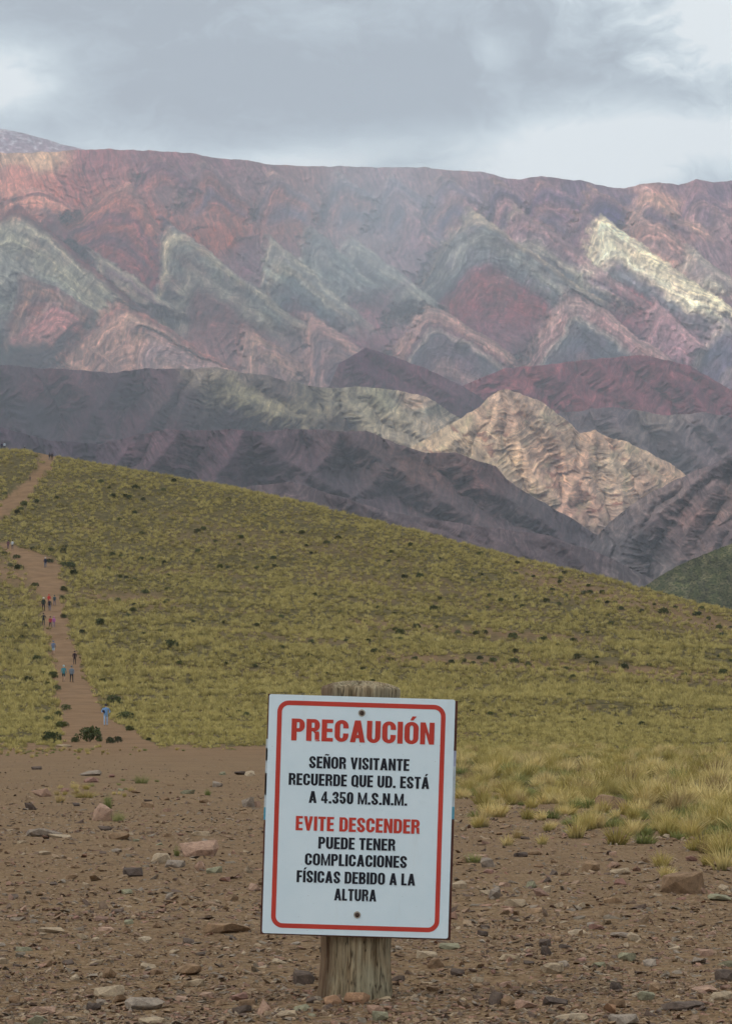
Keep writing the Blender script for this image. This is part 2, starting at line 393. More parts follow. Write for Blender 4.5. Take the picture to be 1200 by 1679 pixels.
def sides(spines, slant, y0, y1, step=75):
    out = list(spines)
    for x0 in list(range(-420, -30, step)) + list(range(1235, 1500, step)): out.append([(x0, y0), (x0 + slant * (y1 - y0), y1)])
    return out
def gully_shape(spines, c, s, slant, yy, rib=1.0, lean=.5, fine=3.0):
    sp = sides(spines, slant, *yy)
    return lambda x, y: spurs(x, y, sp, c, s, rib, 90, lean) + .45 * fine * tile_at(x, y, 1.6, slant * -.7, s * 13, s * 7, 6, s + 3) + 5 * c * fbm(x / 30, y / 30, 4, s + 8)
# --- main range
ridge_top = crag([(-400, 300), (-100, 262), (0, 250), (60, 250), (120, 246), (180, 244), (240, 247), (320, 252), (345, 258), (400, 262), (440, 270), (520, 273), (560, 272),
                  (640, 275), (700, 274), (730, 279), (790, 281), (820, 290), (850, 294), (885, 288), (925, 293), (960, 298), (1005, 308), (1022, 309), (1045, 304),
                  (1080, 299), (1112, 303), (1140, 294), (1160, 298), (1200, 297), (1300, 290), (1600, 300)], 2.6, 26, 3)
CH = []   # colour anchors of the slopes behind the flatirons, some shadow and mist painted in: x, y, colour
for q in ((20, 258, 165, 140, 128), (60, 262, 180, 150, 130), (30, 285, 172, 120, 118), (70, 305, 178, 118, 115), (10, 320, 172, 122, 118), (120, 300, 150, 105, 112),
          (120, 350, 158, 108, 112), (160, 262, 140, 105, 118), (250, 262, 132, 105, 120), (330, 268, 128, 106, 122), (220, 300, 142, 108, 116), (190, 345, 152, 108, 110),
          (240, 370, 150, 104, 106), (150, 385, 128, 96, 106), (205, 400, 112, 96, 112), (250, 420, 128, 92, 104), (290, 320, 132, 112, 122), (340, 340, 140, 112, 118),
          (380, 360, 142, 108, 112), (360, 385, 146, 104, 106), (300, 300, 126, 110, 126), (430, 300, 128, 114, 128), (420, 340, 128, 112, 124), (470, 360, 140, 112, 118),
          (500, 290, 136, 116, 126), (560, 300, 132, 118, 132), (600, 330, 134, 122, 138), (650, 300, 138, 122, 138), (700, 290, 144, 122, 136), (740, 300, 148, 124, 136),  # blue-grey of the mist in front is painted into these anchors
          (640, 370, 136, 120, 138), (700, 350, 130, 122, 140), (560, 350, 138, 118, 126), (600, 390, 134, 122, 134), (790, 310, 128, 118, 138), (830, 320, 120, 112, 136),
          (860, 305, 134, 116, 134), (900, 300, 130, 112, 130), (940, 310, 112, 106, 130), (1000, 330, 116, 108, 130), (1040, 330, 104, 104, 128), (960, 330, 120, 108, 128),  # dark purple under the right crest is a shadow painted into the rock colour
          (1060, 315, 150, 122, 128), (1075, 330, 180, 140, 130), (1100, 350, 170, 135, 130), (1110, 310, 126, 112, 130), (1145, 315, 140, 115, 132), (1170, 320, 118, 108, 132),
          (1180, 350, 156, 132, 142), (1150, 345, 112, 106, 130), (1130, 380, 150, 122, 130), (1190, 400, 140, 118, 132), (1160, 420, 136, 118, 134),
          (420, 420, 120, 108, 124), (640, 440, 130, 118, 134), (730, 420, 124, 120, 138), (480, 470, 118, 110, 120), (600, 480, 120, 104, 120), (740, 500, 120, 104, 120),
          (860, 480, 128, 98, 112), (1000, 480, 122, 98, 118), (1100, 480, 132, 104, 118), (60, 440, 128, 132, 130), (20, 420, 130, 136, 134), (20, 520, 92, 100, 110),
          (20, 560, 85, 100, 108), (60, 590, 92, 96, 106), (450, 520, 116, 104, 116), (350, 540, 128, 108, 118), (600, 540, 128, 106, 122), (780, 560, 122, 102, 120),
          (450, 600, 128, 116, 126), (560, 600, 112, 102, 118), (720, 620, 100, 98, 116), (850, 600, 118, 106, 122), (1000, 600, 102, 94, 112), (1150, 560, 126, 114, 132), (1150, 620, 110, 104, 126)):
    CH.append(q)
CH = np.array(CH, float)
# flatirons: apex, right foot, left foot, height, strip of colours from the edge inwards (distance in pixels, colour), wave length of the beds
TEETH = [
 # faint folds under the crest
 ((330, 258), (470, 372), (296, 330), 22, [(0, (150, 126, 130)), (10, (128, 112, 124)), (22, (146, 112, 116)), (36, (118, 110, 128)), (50, (148, 110, 112)), (70, (126, 112, 126))], 6, 95),
 ((262, 250), (330, 312), (214, 305), 20, [(0, (140, 112, 122)), (12, (126, 104, 120)), (26, (146, 110, 116)), (40, (122, 104, 118))], 6, 60),
 ((446, 278), (575, 380), (420, 345), 22, [(0, (146, 126, 132)), (10, (122, 116, 130)), (22, (144, 116, 122)), (36, (114, 114, 132)), (52, (144, 114, 118)), (70, (120, 116, 130))], 6, 95),
 ((556, 276), (700, 392), (528, 350), 22, [(0, (140, 132, 144)), (10, (122, 122, 138)), (22, (142, 122, 132)), (36, (114, 120, 138)), (52, (142, 120, 130)), (70, (118, 120, 136))], 6, 100),
 ((636, 280), (790, 400), (612, 350), 24, [(0, (144, 134, 146)), (12, (126, 124, 142)), (26, (142, 126, 140)), (42, (118, 122, 142)), (60, (140, 124, 138))], 7, 105),
 ((726, 284), (880, 398), (700, 345), 28, [(0, (150, 132, 140)), (10, (124, 118, 138)), (24, (146, 124, 134)), (38, (110, 112, 136)), (54, (148, 124, 132)), (74, (116, 114, 134))], 7, 100),
 ((815, 292), (960, 398), (790, 352), 30, [(0, (148, 126, 134)), (12, (118, 112, 134)), (24, (146, 122, 132)), (38, (104, 104, 130)), (54, (150, 126, 132)), (74, (112, 108, 130))], 7, 95),
 ((884, 290), (1010, 372), (862, 340), 30, [(0, (142, 118, 130)), (12, (112, 106, 130)), (26, (136, 114, 128)), (42, (104, 102, 128))], 7, 72),
 ((972, 302), (1120, 402), (950, 350), 30, [(0, (164, 134, 134)), (10, (130, 112, 128)), (24, (102, 102, 128)), (44, (98, 100, 128))], 7, 80),
 ((1050, 303), (1190, 396), (1030, 350), 30, [(0, (160, 130, 134)), (14, (172, 138, 134)), (30, (120, 108, 128)), (46, (166, 132, 130))], 7, 84),
 # upper red folds
 ((50, 306), (122, 338), (-30, 345), 30, [(0, (172, 128, 124)), (8, (140, 104, 112)), (16, (182, 130, 122)), (26, (176, 122, 118)), (40, (160, 112, 112))], 5, 60),
 ((213, 298), (300, 425), (118, 352), 40, [(0, (150, 120, 120)), (10, (140, 108, 112)), (22, (152, 108, 108)), (34, (112, 96, 114)), (48, (148, 102, 104)), (62, (108, 98, 116)), (80, (138, 98, 104)), (100, (104, 98, 116))], 6, 150),
 # upper row from far left to right
 ((672, 332), (722, 400), (640, 420), 30, [(0, (142, 126, 138)), (14, (138, 116, 130)), (30, (132, 116, 134))], 7, 90),
 ((1135, 296), (1215, 350), (1112, 360), 30, [(0, (146, 118, 130)), (14, (118, 108, 130)), (22, (150, 124, 134)), (40, (112, 106, 130))], 7, 70),
 ((1040, 345), (1215, 470), (1030, 400), 45, [(0, (150, 128, 130)), (14, (178, 136, 132)), (30, (146, 124, 132)), (40, (176, 140, 132)), (56, (132, 118, 134)), (80, (128, 116, 134))], 8, 110),
 ((1128, 400), (1225, 475), (1112, 460), 40, [(0, (168, 160, 150)), (16, (140, 136, 142)), (30, (160, 154, 148)), (60, (166, 160, 150))], 8, 90),
 ((955, 338), (1100, 460), (925, 400), 30, [(0, (136, 114, 126)), (14, (118, 108, 128)), (30, (150, 122, 130)), (60, (124, 112, 130))], 8, 60),
 ((983, 352), (1206, 512), (948, 425), 60, [(0, (205, 192, 160)), (12, (214, 206, 172)), (24, (190, 184, 160)), (34, (216, 212, 184)), (44, (176, 172, 156)), (52, (110, 120, 132)), (66, (100, 110, 126)), (74, (138, 100, 112)), (100, (134, 100, 114))], 9, 180),  # sunlit face: part of the sunlight is painted into the cream bands
 ((843, 336), (1064, 498), (822, 392), 55, [(0, (148, 140, 136)), (6, (140, 122, 134)), (14, (150, 124, 134)), (24, (128, 116, 134)), (34, (146, 146, 142)), (44, (108, 120, 130)), (56, (98, 112, 128)), (66, (130, 98, 112)), (90, (126, 100, 116))], 9, 170),
 ((774, 344), (985, 492), (700, 440), 60, [(0, (158, 150, 138)), (8, (146, 140, 134)), (14, (112, 124, 132)), (28, (132, 140, 142)), (40, (110, 124, 134)), (54, (104, 116, 130)), (62, (118, 98, 114)), (74, (134, 98, 108)), (100, (126, 96, 110))], 8, 190),
 ((575, 385), (726, 500), (540, 450), 50, [(0, (150, 150, 146)), (8, (130, 140, 142)), (16, (146, 150, 146)), (26, (110, 124, 130)), (40, (106, 118, 126)), (54, (112, 104, 118)), (80, (116, 100, 112))], 7, 130),
 ((508, 366), (622, 470), (492, 420), 40, [(0, (138, 142, 142)), (8, (124, 136, 140)), (14, (104, 120, 130)), (28, (134, 142, 144)), (40, (104, 120, 130)), (60, (130, 140, 142))], 7, 120),
 ((437, 382), (606, 532), (428, 452), 50, [(0, (130, 134, 136)), (7, (146, 148, 142)), (14, (122, 132, 136)), (22, (146, 146, 138)), (32, (104, 122, 130)), (46, (90, 108, 122)), (56, (112, 100, 114)), (74, (136, 104, 110))], 7, 160),
 ((268, 356), (500, 530), (262, 440), 60, [(0, (92, 102, 122)), (7, (140, 142, 136)), (13, (148, 146, 134)), (20, (112, 122, 126)), (32, (102, 114, 120)), (44, (134, 138, 134)), (52, (110, 116, 120)), (62, (112, 100, 110)), (90, (110, 98, 108)), (130, (120, 102, 112))], 7, 200),
 ((150, 404), (338, 540), (165, 470), 50, [(0, (128, 130, 134)), (7, (140, 140, 132)), (16, (118, 112, 124)), (24, (136, 134, 126)), (36, (112, 116, 122)), (60, (110, 110, 120))], 7, 110),
 ((72, 340), (245, 505), (60, 400), 40, [(0, (122, 112, 122)), (10, (108, 94, 106)), (22, (118, 104, 114)), (40, (112, 100, 110))], 8, 60),
 ((28, 334), (240, 510), (-30, 372), 55, [(0, (112, 90, 102)), (10, (106, 88, 102)), (20, (146, 148, 138)), (27, (126, 132, 128)), (48, (142, 146, 134)), (66, (130, 138, 136)), (90, (124, 134, 136))], 8, 200),
 ((-40, 372), (120, 500), (-200, 500), 55, [(0, (142, 146, 140)), (16, (128, 136, 136)), (40, (138, 144, 142))], 8, 110),
 # lower row
 ((38, 440), (150, 505), (5, 560), 40, [(0, (98, 104, 114)), (10, (118, 98, 106)), (22, (148, 118, 114)), (32, (104, 92, 104)), (42, (150, 106, 108)), (60, (108, 96, 108))], 6, 120),
 ((96, 492), (128, 520), (24, 552), 45, [(0, (162, 138, 138)), (8, (164, 118, 126)), (40, (156, 116, 122))], 9, 70),
 ((196, 488), (405, 618), (96, 590), 55, [(0, (164, 122, 120)), (8, (148, 108, 112)), (16, (168, 134, 130)), (60, (164, 132, 128)), (100, (150, 126, 128))], 11, 170),
 ((232, 530), (400, 618), (222, 600), 45, [(0, (160, 128, 124)), (20, (134, 122, 134)), (40, (146, 128, 132)), (60, (156, 134, 128))], 7, 90),
 ((398, 528), (560, 640), (392, 600), 50, [(0, (150, 112, 116)), (10, (154, 128, 126)), (30, (146, 126, 126)), (60, (122, 108, 122))], 7, 120),
 ((503, 512), (640, 600), (497, 600), 50, [(0, (158, 130, 130)), (14, (150, 124, 126)), (26, (112, 110, 124)), (36, (142, 122, 128)), (50, (104, 104, 120)), (80, (112, 100, 116))], 7, 130),
 ((702, 496), (872, 600), (622, 600), 55, [(0, (158, 134, 134)), (18, (162, 132, 132)), (26, (118, 104, 120)), (32, (154, 148, 148)), (38, (98, 110, 124)), (62, (106, 106, 122)), (80, (142, 124, 130)), (92, (100, 98, 116))], 6, 150),
 ((1072, 488), (1180, 590), (1060, 560), 35, [(0, (152, 126, 138)), (24, (146, 120, 136)), (50, (140, 116, 134))], 7, 120),
 ((938, 470), (1112, 600), (852, 588), 60, [(0, (146, 122, 132)), (6, (160, 134, 138)), (30, (158, 128, 136)), (38, (156, 152, 152)), (44, (98, 112, 126)), (72, (94, 106, 124)), (84, (140, 124, 132)), (92, (104, 94, 112))], 6, 160),
 ((1182, 516), (1290, 600), (1128, 612), 45, [(0, (124, 116, 134)), (8, (156, 148, 150)), (18, (96, 108, 128)), (50, (92, 102, 124)), (60, (140, 134, 144)), (80, (98, 104, 126))], 6, 120),
]
def seg_side(x, y, a, b_):
    """distance from the line a-b, positive to its right when walking from a to b (picture rows grow downwards)"""
    d = np.array(b_, float) - np.array(a, float); L = math.hypot(*d)
    return (d[0] * (y - a[1]) - d[1] * (x - a[0])) / L, ((x - a[0]) * d[0] + (y - a[1]) * d[1]) / L
TOPSP = [[(100, 248), (50, 290), (0, 345)], [(180, 245), (240, 300), (290, 350)], [(250, 247), (320, 310), (360, 370)], [(330, 255), (390, 320), (440, 380)], [(440, 270), (500, 330), (560, 380)], [(510, 273), (560, 310), (620, 390)],
 [(570, 272), (620, 320), (690, 400), (730, 480)], [(650, 275), (710, 330), (760, 410)], [(730, 280), (800, 330), (870, 400)], [(800, 286), (860, 330), (920, 380)], [(870, 292), (940, 350), (1010, 420)], [(960, 300), (1040, 360), (1130, 430)],
 [(1040, 306), (1100, 350), (1200, 440)], [(1140, 295), (1180, 340), (1240, 400)], [(60, 440), (30, 500), (20, 580)], [(330, 540), (350, 620)], [(450, 500), (460, 600)], [(600, 520), (610, 620)], [(760, 500), (800, 600)], [(870, 450), (850, 560)], [(1000, 480), (1010, 590)]]
_cache = {}
def main_fields(x, y):
    key = x.shape
    if key in _cache: return _cache[key]
    wx = fbm(x / 45, y / 45, 4, 61) * 9; wy = fbm(x / 45, y / 45, 4, 62) * 9
    X2 = x + wx; Y2 = y + wy
    num = np.zeros(x.shape + (3,)); den = np.zeros(x.shape)
    for q in CH:
        w_ = 1 / (((X2 - q[0]) ** 2 + ((Y2 - q[1]) * 1.5) ** 2) + 60) ** 2.2
        num += w_[..., None] * alb(q[2:]); den += w_
    C = num / den[..., None]
    # beds on the open slopes dip steeply to the right
    s0 = (X2 * .9 - Y2 * .35); C = C * (1 + .22 * fbm(s0 / 9, Y2 / 70, 4, 70) + .10 * fbm(s0 / 3.2, Y2 / 40, 3, 71))[..., None]
    BD = s0 * 1.0
    Rl = np.zeros(x.shape) + spurs(x, y, sides(TOPSP, .8, 280, 400), 1.1, 73, .8, 60) + 3 * tile_at(x, y, 1.9, -.5, 90, 50, 8, 74)
    wx = fbm(x / 60, y / 60, 4, 81) * 9; wy = fbm(x / 60, y / 60, 4, 82) * 7; wf = fbm(x / 7, y / 7, 3, 83) * 1.3
    X3 = x + wx; Y3 = y + wy
    XF, YF, WF, CF, RF, xf, yf = X3, Y3, wf, C, Rl, x, y
    for k, (ap, rf, lf, H, bands, wl, ln) in enumerate(TEETH):
        lr, rr = (lf[0] - ap[0]) / (lf[1] - ap[1]), (rf[0] - ap[0]) / (rf[1] - ap[1]); dn = ln * 1.3
        xa, xb = min(ap[0], ap[0] + lr * dn) - 45, max(ap[0], min(ap[0] + rr * dn, rf[0] + 40)) + 45
        ci = np.where((xf[0] > xa) & (xf[0] < xb))[0]; ri = np.where((yf.max(1) > ap[1] - 40) & (yf.min(1) < ap[1] + dn + 20))[0]
        if not len(ci): continue
        sl = (slice(ri[0], ri[-1] + 1), slice(ci[0], ci[-1] + 1)); X3, Y3, wf, C, Rl, x, y = XF[sl], YF[sl], WF[sl], CF[sl], RF[sl], xf[sl], yf[sl]
        a, ta = seg_side(X3, Y3, ap, rf); bq, tb = seg_side(X3, Y3, ap, lf); bq = -bq
        sgm = 7.0 + 3 * (k % 4)
        s = -sgm * np.log(np.exp(-np.clip(a, -60, 400) / sgm) + np.exp(-np.clip(bq, -60, 400) / sgm)) + 4
        s = s + wf + fbm(x / 30, y / 30, 3, 400 + k) * 7 * sstep(0, 30, s)
        depth = (y - ap[1])
        lsoft = bq + fbm(x / 12, y / 12, 4, 150 + k) * 16
        m = sstep(-1.0, 1.4, a + wf + fbm(x / 5, y / 5, 3, 170 + k) * 2.0) * sstep(-12, 9, lsoft) * sstep(-30, 0, s + 20) * (1 - sstep(ln * .8, ln * 1.15, depth + fbm(x / 20, y / 20, 3, 90 + k) * 14))
        Lr = math.hypot(rf[0] - ap[0], rf[1] - ap[1]); m = m * (1 - sstep(Lr * .97, Lr * 1.12, ta))
        sp = [q[0] for q in bands]; cs = np.array([alb(q[1]) for q in bands])
        cb = np.stack([np.interp(s, sp, cs[:, i]) for i in range(3)], -1)
        # beds: nested chevrons parallel to the edges, finer ones too
        st = perlin(s / wl * 1.4, (ta - tb) / 90, 200 + k) * .34 + perlin(s / (wl * .42), (ta + tb) / 60, 230 + k) * .22
        rib = ridged(ta / 9 + wf * .2, a / 60, 3, 260 + k) - .35          # ribs and gullies running down the face
        ver = fbm((X3 + (.15 + .1 * (k % 3)) * Y3) / 3.4, Y3 / 46, 3, 290 + k) * .5 + fbm((X3 - .2 * Y3) / 9, Y3 / 60, 2, 320 + k) * .3
        lum = 1 + st * 1.15 + rib * .18 + ver * 1.2
        mb = np.clip(.13 + .42 * fbm(x / 34, y / 26, 4, 350 + k) + .22 * ver, 0, .5)[..., None] * (.35 if k < 11 else 1); cb = cb * (1 - mb) + C * mb; cb = cb if k > 9 else cb * (1 + 1.1 * (cb / (cb.mean((0, 1), keepdims=True) + 1e-6) - 1) * .6)
        CF[sl] = C * (1 - m[..., None]) + (cb * lum[..., None]) * m[..., None]
        r_ = .8 * H * sstep(0, 12, a) * (.45 + .55 * sstep(0, 60, depth)) - a * 1.0 + rib * 7 + st * 2
        RF[sl] = Rl * (1 - m) + r_ * m; BD[sl] = np.where(m > .5, s + 500 * k + .25 * (X3 + .2 * Y3) * (k % 2), BD[sl])
    # smaller serrations cut into the flatirons
    rm = random.Random(12); small = []
    for q in range(64):
        ax = -150 + 1500 * rm.random(); ay = rm.choice([rm.uniform(385, 470), rm.uniform(470, 585), rm.uniform(300, 380) if ax > 620 else rm.uniform(400, 560)]) + (20 if ax < 300 else 0)
        small.append((ax, ay, rm.uniform(34, 78), rm.uniform(.95, 1.6), rm.uniform(-.45, .12)))
    small.sort(key=lambda q: q[1])
    for k, (ax, ay, ln, rsl, lsl) in enumerate(small):
        ci = np.where((xf[0] > ax - ln - 20) & (xf[0] < ax + ln * 1.7 + 20))[0]; ri = np.where((yf.max(1) > ay - 25) & (yf.min(1) < ay + ln * 1.25))[0]
        if not len(ci) or not len(ri): continue
        sl = (slice(ri[0], ri[-1] + 1), slice(ci[0], ci[-1] + 1)); X3, Y3, wf, C, Rl, x, y = XF[sl], YF[sl], WF[sl], CF[sl], RF[sl], xf[sl], yf[sl]
        a, ta = seg_side(X3, Y3, (ax, ay), (ax + rsl * ln, ay + ln)); bq, tb = seg_side(X3, Y3, (ax, ay), (ax + lsl * ln, ay + ln)); bq = -bq
        s = -7 * np.log(np.exp(-np.clip(a, -60, 300) / 7) + np.exp(-np.clip(bq, -60, 300) / 7)) + 3 + wf; depth = y - ay
        m = sstep(-1, 1.5, a + wf + fbm(x / 5, y / 5, 2, 600 + k) * 2) * sstep(-8, 6, bq + fbm(x / 9, y / 9, 3, 630 + k) * 8) * (1 - sstep(ln * .55, ln * 1.1, depth + fbm(x / 15, y / 15, 2, 660 + k) * 12))
        rk = random.Random(k); vals = [rk.uniform(1.0, 1.45)] + [rk.uniform(.72, 1.25) for _ in range(6)]; tn = np.array([[1 + rk.uniform(-.07, .07) for _ in range(3)] for _ in range(7)]) * np.array(vals)[:, None]
        mu = np.stack([np.interp(s, [0, 5, 10, 16, 24, 34, 50], tn[:, i]) for i in range(3)], -1)
        CF[sl] = C * (1 + (mu - 1) * m[..., None] * .85); RF[sl] = Rl + m * (16 * sstep(0, 9, a) - .55 * a); BD[sl] = np.where(m > .5, s + 90 * k, BD[sl])
    X3, Y3, wf, C, Rl, x, y = XF, YF, WF, CF, RF, xf, yf
    C = C * (1 + .12 * fbm(x / 5, y / 5, 3, 99))[..., None]
    _cache[key] = (Rl + fbm(x / 18, y / 18, 5, 98) * 3, C, BD); return _cache[key]
relief('rainbow_mountain_range', -300, 1500, 2, ridge_top, lambda x: x * 0 + 690, 1.6, 7050, 6200, lambda x, y: main_fields(x, y)[0], lambda x, y: main_fields(x, y)[1], .9, lambda x, y: main_fields(x, y)[2])

# --- far snow-dusted peak
def far_paint(x, y):
    base = alb((128, 122, 142), 1.1)[None, None] * (1 + .3 * fbm(x / 12, y / 7, 4, 5))[..., None]
    sn = sstep(.05, .35, fbm(x / 9, y / 5, 5, 8) + (236 - y) / 90)[..., None] * .55
    return base * (1 - sn) + np.array([.5, .5, .54]) * sn
relief('snowy_peak', -300, 330, 2, crag([(-400, 205), (-150, 190), (-40, 202), (0, 210), (30, 216), (60, 224), (100, 236), (140, 245), (200, 252), (330, 275)], 1.5, 18, 12), lambda x: x * 0 + 330, 2, 8700, 8000,
       lambda x, y: 40 * ridged(x / 60, y / 50, 5, 6), far_paint, 1.0, lambda x, y: y + fbm(x / 30, y / 20, 3, 7) * 20)

def zone_paint(zones, k, s, sc=30, crackamp=.25, dirx=.5):
    Z_ = np.array(zones, float)
    def f(x, y):
        X2 = x + fbm(x / sc, y / sc, 4, s) * sc * .45; Y2 = y + fbm(x / sc, y / sc, 4, s + 1) * sc * .45
        num = np.zeros(x.shape + (3,)); den = np.zeros(x.shape)
        for q in Z_:
            w_ = 1 / (((X2 - q[0]) ** 2 + ((Y2 - q[1]) * 1.4) ** 2) + 90) ** 2.0
            num += w_[..., None] * alb(q[2:], k); den += w_
        C = num / den[..., None]
        u = X2 * dirx + Y2
        return C * (1 + crackamp * fbm(u / 8, (X2 - Y2) / 40, 4, s + 2) + .16 * fbm(x / 6, y / 6, 4, s + 3) + .12 * fbm(x / 60, y / 40, 3, s + 4))[..., None]
    return f

# --- dark red hills in front of the range
redtop = crag([(680, 720), (740, 640), (800, 615), (830, 604), (880, 600), (960, 590), (1060, 582), (1090, 590), (1130, 600), (1200, 640), (1300, 680), (1600, 800)], 2, 22, 31)
def red_paint(x, y):
    d = np.hypot((x - 1060) * .75, (y - 720) * 1.0) + fbm(x / 20, y / 20, 4, 33) * 7
    st = perlin(d / 7, x / 90, 34) * .4 + perlin(d / 3, x / 60, 35) * .25
    b0 = alb((112, 88, 104), .75); b1 = alb((134, 96, 108), .75); f = sstep(-.3, .5, st)[..., None]
    return (b0 * (1 - f) + b1 * f) * (1 + .2 * fbm(x / 9, y / 9, 4, 36))[..., None]
relief('dark_red_hill', 680, 1500, 2, redtop, lambda x: x * 0 + 800, 2, 5200, 4960, gully_shape([[(880, 600), (940, 640), (1010, 690)], [(1060, 582), (1110, 620), (1170, 690)], [(830, 605), (860, 650), (900, 700)], [(970, 590), (1020, 640), (1090, 700)], [(1140, 605), (1190, 650), (1230, 700)]], 1.6, 37, .8, (640, 760)), red_paint)
relief('dark_red_hill', 380, 860, 2, crag([(380, 690), (540, 632), (556, 596), (575, 584), (600, 570), (640, 583), (700, 605), (760, 634), (860, 700)], 2, 22, 41), lambda x: x * 0 + 770, 2, 5000, 4800,
       gully_shape([[(575, 584), (620, 620), (700, 660)], [(600, 570), (660, 600), (740, 650)], [(560, 590), (560, 640)]], 1.5, 47, .8, (640, 760)), zone_paint([(600, 600, 96, 84, 102), (680, 620, 104, 88, 104), (760, 650, 98, 88, 104), (560, 640, 100, 92, 104)], .72, 48))

# --- grey shoulder behind the lit hill on the right
relief('grey_shoulder', 760, 1500, 2, crag([(760, 790), (860, 690), (900, 680), (960, 672), (1000, 668), (1050, 672), (1090, 682), (1150, 676), (1200, 684), (1640, 700)], 3, 25, 51), lambda x: x * 0 + 900, 2, 4600, 4350,
       gully_shape([[(900, 680), (940, 700), (1010, 770)], [(1085, 680), (1110, 720), (1180, 780)], [(1150, 680), (1200, 740)], [(1000, 670), (1050, 740)]], 1.8, 52, .7, (690, 800)), zone_paint([(900, 690, 104, 100, 110), (1000, 690, 100, 98, 110), (1080, 680, 118, 114, 118), (1150, 700, 108, 104, 114), (1100, 740, 96, 96, 106), (1200, 720, 98, 94, 106), (1180, 760, 108, 102, 112), (1000, 720, 106, 104, 110)], .62, 53))

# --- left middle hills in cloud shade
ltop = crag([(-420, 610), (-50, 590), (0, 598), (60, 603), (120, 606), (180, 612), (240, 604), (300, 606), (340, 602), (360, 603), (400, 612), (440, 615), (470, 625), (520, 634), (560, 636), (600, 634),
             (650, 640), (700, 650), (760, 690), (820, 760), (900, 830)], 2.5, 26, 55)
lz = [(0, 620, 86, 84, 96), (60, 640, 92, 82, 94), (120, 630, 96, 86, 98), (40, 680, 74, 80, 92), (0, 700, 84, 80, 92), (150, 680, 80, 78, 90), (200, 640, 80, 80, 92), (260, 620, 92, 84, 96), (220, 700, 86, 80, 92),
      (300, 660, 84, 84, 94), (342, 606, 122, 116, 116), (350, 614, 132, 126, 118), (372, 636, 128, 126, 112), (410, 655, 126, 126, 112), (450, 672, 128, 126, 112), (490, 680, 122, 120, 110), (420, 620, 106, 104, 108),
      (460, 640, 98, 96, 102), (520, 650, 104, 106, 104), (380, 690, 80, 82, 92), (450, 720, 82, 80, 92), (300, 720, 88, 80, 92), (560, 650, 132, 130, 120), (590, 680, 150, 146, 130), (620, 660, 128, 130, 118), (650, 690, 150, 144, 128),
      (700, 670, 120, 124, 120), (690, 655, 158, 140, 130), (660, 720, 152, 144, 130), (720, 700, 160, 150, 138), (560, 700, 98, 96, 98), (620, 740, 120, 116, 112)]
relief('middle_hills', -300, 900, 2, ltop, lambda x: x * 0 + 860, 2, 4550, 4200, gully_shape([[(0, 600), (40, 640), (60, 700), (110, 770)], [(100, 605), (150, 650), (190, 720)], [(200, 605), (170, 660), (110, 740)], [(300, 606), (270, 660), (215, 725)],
       [(340, 603), (380, 640), (440, 670), (500, 684)], [(345, 604), (305, 660), (285, 700)], [(430, 620), (480, 655), (540, 700)], [(560, 635), (600, 690), (640, 720), (700, 740)], [(600, 634), (650, 680), (720, 730)], [(540, 634), (545, 690)], [(690, 648), (700, 700)]], 2.1, 57, .4, (620, 740)), zone_paint(lz, .62, 58, 26))

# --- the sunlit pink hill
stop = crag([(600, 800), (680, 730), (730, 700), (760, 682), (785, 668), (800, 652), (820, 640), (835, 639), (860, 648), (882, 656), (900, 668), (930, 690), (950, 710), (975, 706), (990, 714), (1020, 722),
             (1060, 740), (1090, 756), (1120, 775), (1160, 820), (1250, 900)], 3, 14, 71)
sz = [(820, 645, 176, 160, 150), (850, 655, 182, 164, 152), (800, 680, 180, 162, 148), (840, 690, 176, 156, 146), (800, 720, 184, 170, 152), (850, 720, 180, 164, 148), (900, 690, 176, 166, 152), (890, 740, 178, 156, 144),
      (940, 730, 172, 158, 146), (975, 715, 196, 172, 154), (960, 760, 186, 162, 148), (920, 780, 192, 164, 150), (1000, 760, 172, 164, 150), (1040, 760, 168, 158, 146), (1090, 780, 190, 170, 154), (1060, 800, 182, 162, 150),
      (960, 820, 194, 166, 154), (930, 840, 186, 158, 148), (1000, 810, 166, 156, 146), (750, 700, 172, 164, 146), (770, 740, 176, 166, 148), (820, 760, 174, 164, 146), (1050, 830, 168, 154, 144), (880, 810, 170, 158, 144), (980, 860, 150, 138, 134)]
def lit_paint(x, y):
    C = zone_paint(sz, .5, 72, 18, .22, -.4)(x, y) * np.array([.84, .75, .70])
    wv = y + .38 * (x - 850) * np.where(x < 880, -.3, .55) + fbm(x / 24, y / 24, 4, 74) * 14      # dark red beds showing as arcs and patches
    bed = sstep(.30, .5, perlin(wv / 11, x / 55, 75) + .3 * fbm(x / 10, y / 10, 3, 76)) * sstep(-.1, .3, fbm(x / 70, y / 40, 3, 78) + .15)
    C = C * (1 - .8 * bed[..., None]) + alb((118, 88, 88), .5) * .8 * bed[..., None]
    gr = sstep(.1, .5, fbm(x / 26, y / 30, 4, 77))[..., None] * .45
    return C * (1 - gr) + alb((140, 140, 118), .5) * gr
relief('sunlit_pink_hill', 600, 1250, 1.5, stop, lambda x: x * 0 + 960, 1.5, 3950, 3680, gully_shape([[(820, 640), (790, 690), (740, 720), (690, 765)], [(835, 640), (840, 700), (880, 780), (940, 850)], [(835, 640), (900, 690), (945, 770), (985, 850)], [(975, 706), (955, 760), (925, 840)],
       [(975, 706), (1010, 770), (1020, 850)], [(1000, 715), (1060, 770), (1110, 810)], [(1060, 745), (1120, 790)], [(820, 650), (795, 740), (845, 815)]], 1.1, 79, .5, (800, 900), .9, .4, 2.2), lit_paint)

